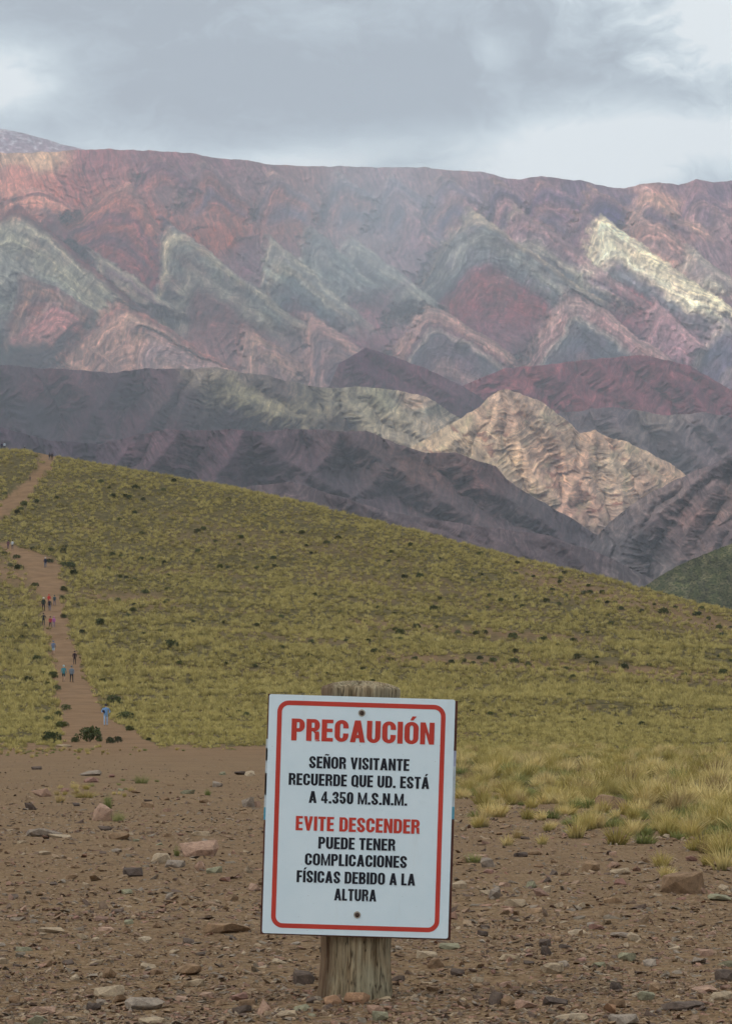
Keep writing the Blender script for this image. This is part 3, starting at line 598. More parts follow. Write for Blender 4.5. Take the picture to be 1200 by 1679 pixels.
# --- nearer slopes in shade
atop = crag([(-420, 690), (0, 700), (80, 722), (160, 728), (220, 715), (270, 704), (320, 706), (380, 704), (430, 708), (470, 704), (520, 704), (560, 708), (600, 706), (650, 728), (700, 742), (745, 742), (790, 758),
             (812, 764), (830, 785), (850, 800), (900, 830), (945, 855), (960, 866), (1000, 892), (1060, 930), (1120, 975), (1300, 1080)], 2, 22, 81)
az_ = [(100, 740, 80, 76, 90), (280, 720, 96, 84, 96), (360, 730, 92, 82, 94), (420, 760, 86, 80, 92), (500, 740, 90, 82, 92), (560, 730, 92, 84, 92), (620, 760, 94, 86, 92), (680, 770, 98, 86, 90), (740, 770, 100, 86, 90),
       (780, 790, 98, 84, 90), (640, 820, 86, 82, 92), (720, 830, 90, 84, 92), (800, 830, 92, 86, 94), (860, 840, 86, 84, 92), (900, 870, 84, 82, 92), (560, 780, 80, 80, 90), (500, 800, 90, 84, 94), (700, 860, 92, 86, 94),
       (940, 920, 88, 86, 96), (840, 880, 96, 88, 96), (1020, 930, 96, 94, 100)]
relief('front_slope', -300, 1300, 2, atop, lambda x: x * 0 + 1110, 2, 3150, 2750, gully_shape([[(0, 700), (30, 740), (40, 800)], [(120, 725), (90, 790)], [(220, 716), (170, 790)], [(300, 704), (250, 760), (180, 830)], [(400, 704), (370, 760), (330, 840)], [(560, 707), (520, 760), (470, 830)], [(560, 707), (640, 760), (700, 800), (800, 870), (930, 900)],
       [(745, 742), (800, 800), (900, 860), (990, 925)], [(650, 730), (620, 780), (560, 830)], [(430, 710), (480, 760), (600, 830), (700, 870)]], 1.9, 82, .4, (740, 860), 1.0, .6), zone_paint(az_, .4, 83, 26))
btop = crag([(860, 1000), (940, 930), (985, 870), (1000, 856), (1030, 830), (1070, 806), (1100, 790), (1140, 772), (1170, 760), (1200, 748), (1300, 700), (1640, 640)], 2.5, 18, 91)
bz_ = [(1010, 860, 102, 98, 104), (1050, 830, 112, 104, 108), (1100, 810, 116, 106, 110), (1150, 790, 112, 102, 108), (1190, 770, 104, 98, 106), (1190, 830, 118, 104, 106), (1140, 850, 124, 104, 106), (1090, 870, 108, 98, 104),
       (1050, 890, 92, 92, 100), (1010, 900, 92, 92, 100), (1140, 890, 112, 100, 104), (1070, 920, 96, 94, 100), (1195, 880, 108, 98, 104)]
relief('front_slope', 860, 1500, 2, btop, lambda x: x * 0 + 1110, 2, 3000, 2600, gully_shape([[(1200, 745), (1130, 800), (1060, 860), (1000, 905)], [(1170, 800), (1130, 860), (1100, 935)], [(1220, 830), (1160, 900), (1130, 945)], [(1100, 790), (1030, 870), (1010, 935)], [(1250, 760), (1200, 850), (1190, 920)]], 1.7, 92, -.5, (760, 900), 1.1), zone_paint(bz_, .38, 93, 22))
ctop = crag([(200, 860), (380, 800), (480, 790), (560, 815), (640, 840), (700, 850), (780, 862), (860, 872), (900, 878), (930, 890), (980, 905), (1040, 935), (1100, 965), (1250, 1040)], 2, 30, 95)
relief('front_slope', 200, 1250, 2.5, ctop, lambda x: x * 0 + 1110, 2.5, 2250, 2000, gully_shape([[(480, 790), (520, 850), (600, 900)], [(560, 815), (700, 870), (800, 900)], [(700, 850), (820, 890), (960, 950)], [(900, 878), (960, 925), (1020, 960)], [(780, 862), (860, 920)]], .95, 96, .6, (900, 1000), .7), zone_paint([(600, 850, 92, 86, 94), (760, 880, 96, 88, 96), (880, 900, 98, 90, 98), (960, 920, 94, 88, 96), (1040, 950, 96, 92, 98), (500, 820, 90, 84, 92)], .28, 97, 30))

# --- dark green hill at the right
gtop = crag([(900, 1030), (1040, 972), (1055, 962), (1080, 945), (1110, 928), (1150, 910), (1200, 891), (1300, 860), (1640, 800)], 1.2, 9, 101)
def green_paint(x, y):
    a_ = alb((78, 84, 66), .12); b_ = alb((98, 98, 80), .12); d_ = alb((52, 60, 50), .12)
    f = sstep(-.3, .4, fbm(x / 14, y / 10, 5, 102))[..., None]; h = sstep(.05, .3, fbm(x / 3.5, y / 2.2, 3, 103))[..., None]
    return (a_ * (1 - f) + b_ * f) * (1 - h) + d_ * h
relief('green_hill', 900, 1500, 1.5, gtop, lambda x: x * 0 + 1130, 1.5, 1250, 1130, gully_shape([[(1110, 928), (1090, 980)], [(1180, 900), (1150, 970)], [(1240, 880), (1220, 980)]], .12, 104, -.4, (900, 1000), .6, .5, .4), green_paint)

# ------------------------------------------------------------------ cloud sheet out of view, added to shade the land, holes placed for sun patches
def deck():
    zc = 2650.0; xs = np.linspace(-7000, 7000, 180); ys = np.linspace(-6000, 8300, 190)
    X, Y = np.meshgrid(xs, ys)
    Zd = zc + 120 * fbm(X / 900, Y / 900, 4, 301)
    op = .84 - .11 * sstep(600, 2200, Y + .2 * X)
    def hole(px, py, D, rx, ry, amt, ang=0):
        nonlocal op
        X0, Y0, Z0 = from_px(px, py, D); k = (zc - Z0) / sv.z; hx, hy = X0 + sv.x * k, Y0 + sv.y * k
        q = ((X - hx) / rx) ** 2 + ((Y - hy) / ry) ** 2
        q = q * (1 + .55 * fbm(X / 260, Y / 260, 3, 302))
        op = op - amt * np.exp(-q ** 1.6)
    hole(1050, 425, 6500, 190, 360, .50)
    hole(1120, 350, 7200, 130, 260, .3)
    hole(930, 745, 3700, 270, 330, .40)
    hole(640, 690, 4200, 190, 260, .4)
    hole(60, 310, 7200, 330, 380, .2)
    hole(250, 560, 5700, 330, 380, .22)
    hole(900, 520, 6000, 600, 420, .12)
    op = np.clip(op + .10 * fbm(X / 500, Y / 500, 4, 303), .03, .99)
    edge = sstep(0, 900, 8300 - Y) * sstep(0, 900, Y + 6000) * sstep(0, 900, 7000 - abs(X)); op = op * np.maximum(edge, 0)
    me = mesh_np('unseen_cloud_layer', np.stack([X, Y, Zd], -1).reshape(-1, 3), grid_quads(len(ys), len(xs)), extra={'op': op.ravel()})
    m_ = bpy.data.materials.new('cloud'); m_.use_nodes = True; t = NT(m_.node_tree); t.N.clear()
    a = t.n('ShaderNodeAttribute', attribute_name='op').outputs['Fac']
    tr = t.n('ShaderNodeBsdfTransparent'); tl = t.n('ShaderNodeBsdfTranslucent'); tl.inputs[0].default_value = (.74, .76, .78, 1)
    mx = t.n('ShaderNodeMixShader'); t.L.new(a, mx.inputs[0]); t.L.new(tr.outputs[0], mx.inputs[1]); t.L.new(tl.outputs[0], mx.inputs[2])
    o_ = t.n('ShaderNodeOutputMaterial'); t.L.new(mx.outputs[0], o_.inputs[0])
    tag(link('unseen_cloud_layer', me, m_), kind='structure')
deck()

# air
def haze():
    bm = bmesh.new(); bmesh.ops.create_cube(bm, size=1)
    bmesh.ops.scale(bm, vec=(19000, 19000, 2560), verts=bm.verts); bmesh.ops.translate(bm, vec=(0, 0, -182 + 1280), verts=bm.verts)
    me = bpy.data.meshes.new('haze'); bm.to_mesh(me); bm.free()
    m_ = bpy.data.materials.new('air'); m_.use_nodes = True; t = NT(m_.node_tree); t.N.clear()
    v = t.n('ShaderNodeVolumePrincipled'); v.inputs['Color'].default_value = (.82, .89, 1, 1); v.inputs['Density'].default_value = 7.8e-5; v.inputs['Anisotropy'].default_value = .2
    o_ = t.n('ShaderNodeOutputMaterial'); t.L.new(v.outputs[0], o_.inputs['Volume'])
    tag(link('haze', me, m_), kind='stuff')
haze()
def rain_veil():
    """a thin curtain of mist trailing from the cloud in front of the range"""
    X0, Y0, Z0 = from_px(630, 335, 5700)
    bm = bmesh.new(); bmesh.ops.create_icosphere(bm, subdivisions=3, radius=1); me = bpy.data.meshes.new('mist_veil'); bm.to_mesh(me); bm.free()
    m_ = bpy.data.materials.new('mist'); m_.use_nodes = True; t = NT(m_.node_tree); t.N.clear()
    v = t.n('ShaderNodeVolumePrincipled'); v.inputs['Color'].default_value = (.78, .90, 1, 1); v.inputs['Anisotropy'].default_value = .1
    oc = t.n('ShaderNodeTexCoord').outputs['Object']; r = t.n('ShaderNodeVectorMath', operation='LENGTH'); t.L.new(oc, r.inputs[0])
    d = t.m('SUBTRACT', 1, t.smooth(r.outputs['Value'], .1, 1.0)); t.L.new(t.m('MULTIPLY', d, 9.0e-4), v.inputs['Density'])
    o_ = t.n('ShaderNodeOutputMaterial'); t.L.new(v.outputs[0], o_.inputs['Volume'])
    o = link('mist_veil', me, m_); o.location = (X0, Y0, Z0); o.scale = (330, 420, 420); o.rotation_euler = (0, R(22), 0); tag(o, kind='stuff')
rain_veil()
print('mountains', time.time() - T0)
#NEXT
# ------------------------------------------------------------------ scattering by geometry nodes (masses nobody could count)
def scatter(name, pts, rot, scl, idx, protos, extra_col=None):
    n = len(pts); me = bpy.data.meshes.new(name); me.vertices.add(n); me.vertices.foreach_set('co', np.asarray(pts, np.float32).ravel())
    a = me.attributes.new('rot', 'FLOAT_VECTOR', 'POINT'); a.data.foreach_set('vector', np.asarray(rot, np.float32).ravel())
    a = me.attributes.new('scl', 'FLOAT_VECTOR', 'POINT'); a.data.foreach_set('vector', np.asarray(scl, np.float32).ravel())
    a = me.attributes.new('idx', 'INT', 'POINT'); a.data.foreach_set('value', np.asarray(idx, np.int32))
    me.update(); o = link(name, me)
    cl = bpy.data.collections.new(name + '_kinds')
    for i, p in enumerate(protos):
        q = bpy.data.objects.new('%s_kind_%02d' % (name, i), p); cl.objects.link(q)
    ng = bpy.data.node_groups.new(name, 'GeometryNodeTree')
    ng.interface.new_socket('Geometry', in_out='INPUT', socket_type='NodeSocketGeometry'); ng.interface.new_socket('Geometry', in_out='OUTPUT', socket_type='NodeSocketGeometry')
    N = ng.nodes; L = ng.links; gi = N.new('NodeGroupInput'); go = N.new('NodeGroupOutput'); iop = N.new('GeometryNodeInstanceOnPoints'); ci = N.new('GeometryNodeCollectionInfo')
    mp = N.new('GeometryNodeMeshToPoints'); L.new(gi.outputs[0], mp.inputs[0]); L.new(mp.outputs[0], iop.inputs['Points'])
    ci.inputs['Collection'].default_value = cl; ci.inputs['Separate Children'].default_value = True; ci.inputs['Reset Children'].default_value = True
    L.new(ci.outputs[0], iop.inputs['Instance']); iop.inputs['Pick Instance'].default_value = True
    for nm, typ, sk in (('idx', 'INT', 'Instance Index'), ('rot', 'FLOAT_VECTOR', 'Rotation'), ('scl', 'FLOAT_VECTOR', 'Scale')):
        na = N.new('GeometryNodeInputNamedAttribute'); na.data_type = typ; na.inputs['Name'].default_value = nm; L.new(na.outputs[0], iop.inputs[sk])
    L.new(iop.outputs[0], go.inputs[0])
    md = o.modifiers.new('scatter', 'NODES'); md.node_group = ng
    return tag(o, kind='stuff')

# ------------------------------------------------------------------ stones
def stone_mesh(seed, flat, nrm=14, bev=True):
    r = random.Random(seed); bm = bmesh.new()
    for i in range(nrm):
        a = r.random() * 6.28; z = r.uniform(-1, 1); q = r.uniform(.75, 1.0) * (1 - .25 * abs(z)); bm.verts.new((math.cos(a) * q * .5, math.sin(a) * q * .5 * r.uniform(.5, .8), z * .5 * flat))
    bmesh.ops.convex_hull(bm, input=list(bm.verts)); bmesh.ops.delete(bm, geom=[v for v in bm.verts if not v.link_faces], context='VERTS')
    me = bpy.data.meshes.new('stone'); bm.to_mesh(me); bm.free()
    for p in me.polygons: p.use_smooth = False
    return me
def stone_mat(name, cols, scale=30):
    m_, t, b = mat(name, .93, .12); oi = t.n('ShaderNodeObjectInfo'); tc_ = t.n('ShaderNodeTexCoord')
    stops = [(i / max(1, len(cols) - 1), c_) for i, c_ in enumerate(cols)]
    base = t.ramp(oi.outputs['Random'], stops, 'CONSTANT' if len(cols) > 2 else 'LINEAR')
    gp = t.n('ShaderNodeNewGeometry').outputs['Position']
    f = t.noise(gp, scale, 5, .7); f2 = t.noise(gp, scale * 5, 3, .7)
    k = t.ramp(f, [(.3, (.62, .6, .58)), (.5, (1, 1, 1)), (.7, (1.3, 1.27, 1.2))]); k2 = t.ramp(f2, [(.35, (.82, .82, .82)), (.65, (1.14, 1.14, 1.14))])
    t.L.new(t.mix(1.0, t.mix(1.0, base, k, 'MULTIPLY'), k2, 'MULTIPLY'), b.inputs['Base Color']); bump(t, b, t.m('ADD', f, t.m('MULTIPLY', f2, .4)), .7, .006)
    return m_
gravel_m = stone_mat('mixed_stone', [(.22, .145, .09), (.27, .18, .12), (.17, .115, .08), (.30, .21, .135), (.22, .135, .10), (.13, .09, .07), (.33, .25, .17), (.25, .17, .105), (.20, .16, .12), (.29, .17, .12), (.25, .20, .155), (.19, .125, .08)])
KIND = dict(
    brown=stone_mat('brown_stone', [(.22, .14, .085), (.29, .19, .115)]), red=stone_mat('reddish_stone', [(.25, .135, .105), (.30, .18, .14)]),
    grey=stone_mat('grey_stone', [(.24, .19, .15), (.33, .27, .215)]), green=stone_mat('greenish_stone', [(.21, .19, .125), (.27, .25, .165)]),
    tan=stone_mat('tan_stone', [(.33, .245, .16), (.40, .31, .215)]), dark=stone_mat('dark_stone', [(.10, .075, .062), (.135, .10, .08)]),
    pink=stone_mat('pinkish_stone', [(.33, .205, .145), (.38, .25, .18)]), orange=stone_mat('orange_stone', [(.31, .175, .10), (.36, .215, .13)]))
protos = []
for i in range(14):
    p = stone_mesh(100 + i, [.16, .26, .45, .20, .6, .22, .35][i % 7], 8); p.materials.append(gravel_m); protos.append(p)
def g_scatter(n, Y0, Y1, s0, s1, xw, seed, pw=1.0, keep=None):
    r = np.random.default_rng(seed); u = r.random(n); Y = (Y0 ** -pw + u * (Y1 ** -pw - Y0 ** -pw)) ** (-1 / pw)
    X = (r.random(n) * 2 - 1) * (.165 * Y * xw + .3); x = CX + F * X / Y
    Z = ground_z(X, Y); bz = bare(X, Y)
    patch = fbm(X / 1.3, Y / 1.6, 3, seed) * .5 + .5
    k = (bz > r.random(n)) & (patch > r.random(n) * .95)
    X, Y, Z = X[k], Y[k], Z[k]; m_ = len(X)
    sz = s0 * (s1 / s0) ** (r.random(m_) ** 2.6) * (1 + .0 * Y)
    rot = np.stack([r.normal(0, .30, m_), r.normal(0, .30, m_), r.random(m_) * 6.28], -1)
    scl = np.stack([sz, sz * r.uniform(.6, 1, m_), sz * r.uniform(.5, 1.1, m_)], -1)
    return np.stack([X, Y, Z + sz * .03], -1), rot, scl, r.integers(0, 14, m_)
parts_ = [g_scatter(110000, 5.6, 13, .006, .03, 1.15, 1, 1.4), g_scatter(76000, 5.8, 30, .014, .055, 1.15, 2, 1.2), g_scatter(22000, 20, 112, .03, .12, 1.15, 3, 1.0), g_scatter(5200, 6, 42, .035, .085, 1.15, 4, 1.3), g_scatter(12000, 6, 60, .028, .075, 1.15, 5, 1.2), g_scatter(7000, 11, 70, .05, .14, 1.15, 6, 1.0)]
scatter('gravel', *[np.concatenate([p[i] for p in parts_]) for i in range(4)], protos)
print('gravel', sum(len(p[0]) for p in parts_), time.time() - T0)

def px_size(D): return D / F
def place_stone(x, y, wpx, hpx, kind, label, group=None, seed=0, rz=None, tilt=(0, 0), parent=None, depth=.7, chunky=False):
    X, Y, Z = solve_ground(x, y); k = Y / F
    me = stone_mesh(seed * 7 + 3, 1.0, 22 if wpx > 25 else 15); me.materials.append(KIND[kind])
    bm = bmesh.new(); bm.from_mesh(me)
    if wpx > 25:
        bmesh.ops.bevel(bm, geom=list(bm.edges), offset=.009, segments=1, affect='EDGES')
        bmesh.ops.triangulate(bm, faces=bm.faces)
    bm.to_mesh(me); bm.free()
    o = bpy.data.objects.new('stone', me); COL.objects.link(o)
    d = np.array([v.co[:] for v in me.vertices]); ext = d.max(0) - d.min(0)
    W, H = wpx * k, hpx * k * 1.25
    o.scale = (W / ext[0], W * depth / ext[1], H / ext[2]); o.location = (X, Y + W * depth * .3, Z + H * .5 * .5)
    o.rotation_euler = (R(tilt[0]), R(tilt[1]), R(rz if rz is not None else random.uniform(-25, 25)))
    for v in me.vertices: pass
    return tag(o, label, 'stone', group)
# named stones read off the photograph: column, row of the foot, width, height, kind, label
ST = [
 (1122, 1466, 72, 38, 'brown', 'large blocky brown rock standing upright near the right edge', 0, 0),
 (1003, 1328, 56, 26, 'brown', 'brown boulder with a flat dark face at the edge of the tall grass', 0, 0),
 (1183, 1476, 40, 10, 'green', 'flat dark green slab just right of the large blocky brown rock', 0, 0),
 (1145, 1466, 24, 13, 'pink', 'small pinkish stone leaning on the foot of the large blocky brown rock', 0, 0),
 (325, 1404, 62, 30, 'pink', 'pinkish pointed slab rising beside the small green grass tuft', 6, -16),
 (262, 1416, 32, 18, 'tan', 'tan angular stone left of the small green grass tuft', 0, 0),
 (217, 1438, 42, 16, 'dark', 'dark box-like stone with a pale flat top left of the sign', 0, 0),
 (287, 1424, 34, 14, 'grey', 'pale grey flat stone between the pointed slab and the dark box-like stone', 0, 0),
 (326, 1427, 22, 14, 'pink', 'small pinkish block in front of the pointed slab', 0, 0),
 (352, 1432, 26, 12, 'green', 'greenish flat stone right of the small pinkish block', 0, 0),
 (372, 1530, 84, 17, 'brown', 'long brown slab with a dark front edge lying left of the sign', 0, -4),
 (82, 1530, 48, 9, 'tan', 'long tan flat stone in the lower left dirt', 0, 0),
 (37, 1562, 32, 9, 'green', 'greenish flat stone near the left edge', 0, 0),
 (173, 1527, 28, 8, 'pink', 'pinkish thin slab near the lower left', 0, 0),
 (175, 1634, 62, 17, 'tan', 'pale tan elongated rock in the lower left corner area', 0, -5),
 (233, 1656, 68, 22, 'grey', 'rounded grey rock near the bottom left of the picture', 0, 0),
 (180, 1604, 24, 14, 'brown', 'small brown lump above the pale elongated rock', 0, 0),
 (320, 1618, 36, 12, 'tan', 'tan block lying low left of the post', 0, 0),
 (310, 1600, 42, 20, 'brown', 'brown cluster stone just behind the tan block', 0, 0),
 (152, 1658, 26, 14, 'dark', 'dark rounded stone left of the rounded grey rock', 0, 0),
 (72, 1664, 44, 14, 'pink', 'pinkish flat stone in the bottom left corner', 0, 0),
 (62, 1679, 36, 14, 'green', 'greenish stone cut by the bottom left edge of the picture', 0, 0),
 (430, 1664, 24, 28, 'pink', 'pinkish upright block left of the foot of the post', 0, 0),
 (396, 1662, 34, 14, 'dark', 'dark slanting slab beside the pinkish upright block', 0, -18),
 (250, 1679, 46, 10, 'tan', 'tan slab at the very bottom edge left of the post', 0, 0),
 (497, 1615, 36, 25, 'dark', 'dark angular rock touching the left side of the post', 0, 0),
 (545, 1648, 30, 16, 'orange', 'orange stone packed against the foot of the post', 0, 0),
 (588, 1646, 46, 20, 'orange', 'broad orange stone in front of the foot of the post', 0, 0),
 (615, 1664, 30, 16, 'pink', 'pink stone just below the broad orange stone', 0, 0),
 (467, 1668, 40, 12, 'tan', 'tan slab lying between the upright block and the post', 0, 0),
 (652, 1610, 24, 10, 'dark', 'dark flat stone at the right side of the post', 0, 0),
 (700, 1572, 36, 13, 'tan', 'tan flat stone under the lower right corner of the sign', 0, 0),
 (715, 1590, 30, 20, 'brown', 'brown angular stone in front of the tan flat one by the sign corner', 0, 0),
 (738, 1556, 38, 10, 'green', 'thin blue-green slab just beyond the lower right corner of the sign', 0, 0),
 (752, 1458, 28, 14, 'tan', 'tan stone right beside the edge of the sign', 0, 0),
 (811, 1474, 18, 20, 'grey', 'pale upright wedge-shaped stone right of the sign', 0, 10),
 (845, 1488, 40, 15, 'tan', 'tan brick-like stone right of the sign', 0, 0),
 (877, 1500, 28, 12, 'brown', 'brown wedge stone below the tan brick-like stone', 0, 0),
 (835, 1500, 22, 12, 'pink', 'pink stone left of the brown wedge stone', 0, 0),
 (871, 1457, 18, 12, 'green', 'dark green pebble-like stone right of the sign', 0, 0),
 (895, 1463, 16, 13, 'tan', 'round tan stone beside the dark green one', 0, 0),
 (1005, 1482, 32, 12, 'brown', 'brown slab in the middle of the right-hand dirt', 0, 0),
 (801, 1422, 26, 18, 'grey', 'grey-pink stone with a split top right of the sign', 0, 0),
 (785, 1412, 30, 12, 'pink', 'flat pinkish stone behind the split grey one', 0, 0),
 (968, 1430, 30, 20, 'brown', 'brown slanting slab in the right-hand dirt', 0, 18),
 (1005, 1423, 28, 10, 'pink', 'flat pink stone right of the slanting slab', 0, 0),
 (1015, 1434, 34, 12, 'tan', 'flat tan stone just in front of the flat pink one', 0, 0),
 (854, 1405, 24, 8, 'dark', 'dark thin stone in the right-hand dirt near the sign', 0, 0),
 (880, 1402, 26, 8, 'brown', 'brown thin stone right of the dark thin one', 0, 0),
 (1022, 1538, 42, 9, 'grey', 'grey slab half sunk in the lower right dirt', 0, 0),
 (1040, 1543, 26, 13, 'tan', 'cream-coloured stone tilted against the half-sunk grey slab', 0, 12),
 (943, 1533, 34, 9, 'tan', 'pale tan thin slab in the lower right dirt', 0, 0),
 (978, 1524, 26, 10, 'red', 'reddish slab right of the pale tan thin slab', 0, 0),
 (1028, 1574, 32, 12, 'green', 'greenish slab in the lower right dirt', 0, 0),
 (1064, 1586, 24, 14, 'grey', 'blue-grey block with a red underside in the lower right', 0, 0),
 (905, 1598, 36, 20, 'tan', 'broad pale tan stone in the lower middle right', 0, 0),
 (895, 1566, 18, 16, 'dark', 'dark reddish lump above the broad pale tan stone', 0, 0),
 (835, 1576, 36, 12, 'tan', 'pale slab left of the dark reddish lump', 0, 0),
 (1120, 1656, 74, 14, 'dark', 'long dark slab near the bottom right', 0, 0),
 (1185, 1640, 40, 14, 'tan', 'pale stone at the right edge near the bottom', 0, 0),
 (1188, 1608, 34, 18, 'dark', 'dark rock at the right edge above the pale stone', 0, 0),
 (1153, 1626, 44, 10, 'pink', 'thin pinkish slab near the right edge', 0, 0),
 (813, 1649, 26, 24, 'dark', 'dark upright stone near the bottom right of the post', 0, 14),
 (832, 1650, 24, 18, 'brown', 'brown stone leaning beside the dark upright one', 0, -14),
 (862, 1654, 40, 14, 'pink', 'pinkish flat stone right of the two leaning stones', 0, 0),
 (910, 1648, 42, 12, 'dark', 'dark slab pointing right near the bottom', 0, 10),
 (938, 1672, 60, 10, 'tan', 'long thin tan slab close to the bottom edge', 0, 0),
 (1020, 1679, 60, 16, 'grey', 'grey slab cut by the bottom edge of the picture', 0, 0),
 (1000, 1662, 22, 18, 'orange', 'orange pointed stone near the bottom edge', 0, 0),
 (1060, 1640, 30, 14, 'green', 'greenish stone above the long dark slab', 0, 0),
 (70, 1372, 62, 16, 'grey', 'grey flat stone with a greenish top in the left dirt', 0, 0),
 (100, 1374, 40, 8, 'tan', 'tan shelf of rock right of the grey flat stone', 0, 8),
 (150, 1272, 36, 10, 'grey', 'pale grey slab half buried in the far left dirt', 0, 0),
 (150, 1284, 26, 10, 'red', 'red stone just in front of the pale grey half-buried slab', 0, 0),
 (66, 1306, 34, 14, 'pink', 'pinkish stone far back in the left dirt', 0, 0),
 (50, 1328, 22, 12, 'dark', 'small dark block near the left edge below the pinkish stone', 0, 0),
 (168, 1346, 34, 28, 'pink', 'pinkish tilted slab left of the green grass strip', 0, 18),
 (243, 1324, 22, 14, 'brown', 'brown rounded stone right of the green grass strip', 0, 0),
 (410, 1272, 20, 9, 'tan', 'tan stone left of the sign far back', 0, 0),
 (393, 1271, 20, 7, 'dark', 'dark flat stone beside the tan one far back left of the sign', 0, 0),
 (356, 1290, 18, 10, 'grey', 'pale grey stone left of the sign', 0, 0),
 (308, 1302, 24, 8, 'green', 'greenish flat stone in the back left dirt', 0, 0),
 (408, 1324, 24, 18, 'grey', 'grey upright stone close to the left edge of the sign', 0, -12),
 (417, 1324, 24, 10, 'pink', 'pinkish stone leaning on the grey upright stone', 0, 0),
 (330, 1372, 30, 9, 'tan', 'tan flat stone behind the pointed pinkish slab', 0, 0),
 (270, 1312, 18, 6, 'brown', 'thin brown stone in the back left dirt', 0, 0),
 (173, 1362, 24, 8, 'dark', 'dark thin stone under the pinkish tilted slab', 0, 0),
 (195, 1376, 36, 12, 'brown', 'brown jagged slab left of centre in the dirt', 0, 0),
 (105, 1225, 30, 5, 'tan', 'pale flat stone at the far edge of the dirt below the shrubs', 0, 0),
 (60, 1262, 18, 6, 'dark', 'small dark stone far back near the left edge', 0, 0),
 (155, 1600, 0, 0, '', '', 0, 0),
]
rs = random.Random(5); nst = 0
for i, (x, y, w_, h_, kd, lb, tx, ty) in enumerate(ST):
    if w_: place_stone(x, y, w_, h_, kd, lb, None, i + 1, tilt=(tx, ty)); nst += 1
adj = dict(brown='brown', red='reddish', grey='grey', tan='tan', dark='dark', pink='pinkish', green='greenish')
taken = [(q[0], q[1], q[2]) for q in ST if q[2]]
tries = 0
while nst < 292 and tries < 6000:
    tries += 1
    y = 1262 + (1676 - 1262) * rs.random() ** .75; x = rs.uniform(-8, 1208)
    if 425 < x < 752 and y < 1535: continue
    if x > 745 and y < np.interp(x, EDGE_X, EDGE_Y) + 18: continue
    f = (y - 1240) / 430; w_ = rs.uniform(10, 15 + 17 * f) ; h_ = w_ * rs.uniform(.28, .6) * (.8 + .2 * f)
    if any(abs(x - a) < (w_ + c_) * .55 and abs(y - b_) < 9 for a, b_, c_ in taken): continue
    kd = rs.choice(['brown'] * 5 + ['red'] * 2 + ['grey', 'tan', 'tan', 'dark', 'dark', 'pink', 'pink', 'green'])
    sh = 'flat' if h_ / w_ < .38 else ('blocky' if h_ / w_ > .5 else 'angular'); bg = 'tiny' if w_ < 13 else ('small' if w_ < 20 else 'large')
    side = ('near the left edge' if x < 130 else 'midway from left edge to sign' if x < 300 else 'close left of the sign' if x < 430 else 'around the post foot' if x < 755
            else 'close right of the sign' if x < 900 else 'midway from sign to right edge' if x < 1060 else 'near the right edge')
    zone = 'far back' if y < 1320 else 'further back' if y < 1420 else 'halfway' if y < 1530 else 'right in front'
    lb = '%s %s %s stone %s %s' % (bg, sh, adj[kd], zone, side)
    place_stone(x, y, w_, h_, kd, lb, '%s %s %s stones %s %s' % (bg, sh, adj[kd], zone, side), 500 + tries, tilt=(rs.uniform(-12, 12), rs.uniform(-14, 14)), rz=rs.uniform(-40, 40))
    taken.append((x, y, w_)); nst += 1
print('stones', nst, time.time() - T0)

# ------------------------------------------------------------------ grass
def grass_mat(name, cols, tipcol=None, rough=.8):
    m_, t, b = mat(name, rough, .1); oi = t.n('ShaderNodeObjectInfo').outputs['Random']; at = t.n('ShaderNodeAttribute', attribute_name='h').outputs['Fac']
    gp = t.n('ShaderNodeNewGeometry').outputs['Position']
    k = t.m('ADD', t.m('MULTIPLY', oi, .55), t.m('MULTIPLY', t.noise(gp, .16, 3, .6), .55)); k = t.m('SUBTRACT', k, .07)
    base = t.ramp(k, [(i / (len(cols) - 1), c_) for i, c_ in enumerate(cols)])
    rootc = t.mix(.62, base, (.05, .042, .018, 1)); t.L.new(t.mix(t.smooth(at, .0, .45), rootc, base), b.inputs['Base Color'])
    return m_
def tuft_mesh(seed, n, h, spread, wd, lean=.7, segs=2, dome=False):
    r = random.Random(seed); co = []; quads = []; hh = []
    for i in range(n):
        a = r.random() * 6.283; q = r.random() ** .6; bx, by = math.cos(a) * q * spread, math.sin(a) * q * spread
        ln = h * r.uniform(.6, 1.1) * (1 - .35 * q); le = lean * q * r.uniform(.5, 1.4) + r.uniform(0, .12); a2 = a + r.uniform(-.6, .6)
        f = r.random() * 3.14; wx, wy = math.cos(f) * wd * .5, math.sin(f) * wd * .5; b0 = len(co)
        for s_ in range(segs + 1):
            t_ = s_ / segs; z = ln * (t_ - .25 * le * t_ * t_); out = ln * le * t_ ** 1.7; w_ = (1 - t_ * .85)
            cx_, cy_ = bx + math.cos(a2) * out, by + math.sin(a2) * out
            co += [(cx_ - wx * w_, cy_ - wy * w_, z), (cx_ + wx * w_, cy_ + wy * w_, z)]; hh += [t_, t_]
        for s_ in range(segs): quads.append((b0 + 2 * s_, b0 + 2 * s_ + 1, b0 + 2 * s_ + 3, b0 + 2 * s_ + 2))
    return mesh_np('tuft', np.array(co), np.array(quads), smooth=False, extra={'h': np.array(hh)})
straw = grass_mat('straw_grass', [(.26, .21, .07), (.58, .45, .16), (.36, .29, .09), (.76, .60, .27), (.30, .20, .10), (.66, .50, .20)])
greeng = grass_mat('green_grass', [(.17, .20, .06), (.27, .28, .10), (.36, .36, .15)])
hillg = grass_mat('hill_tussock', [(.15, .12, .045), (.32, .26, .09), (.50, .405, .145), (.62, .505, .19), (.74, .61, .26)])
far_p = []
for i in range(6):
    p = tuft_mesh(20 + i, 30, .34, .15, .045, .8, 2); p.materials.append(hillg); far_p.append(p)
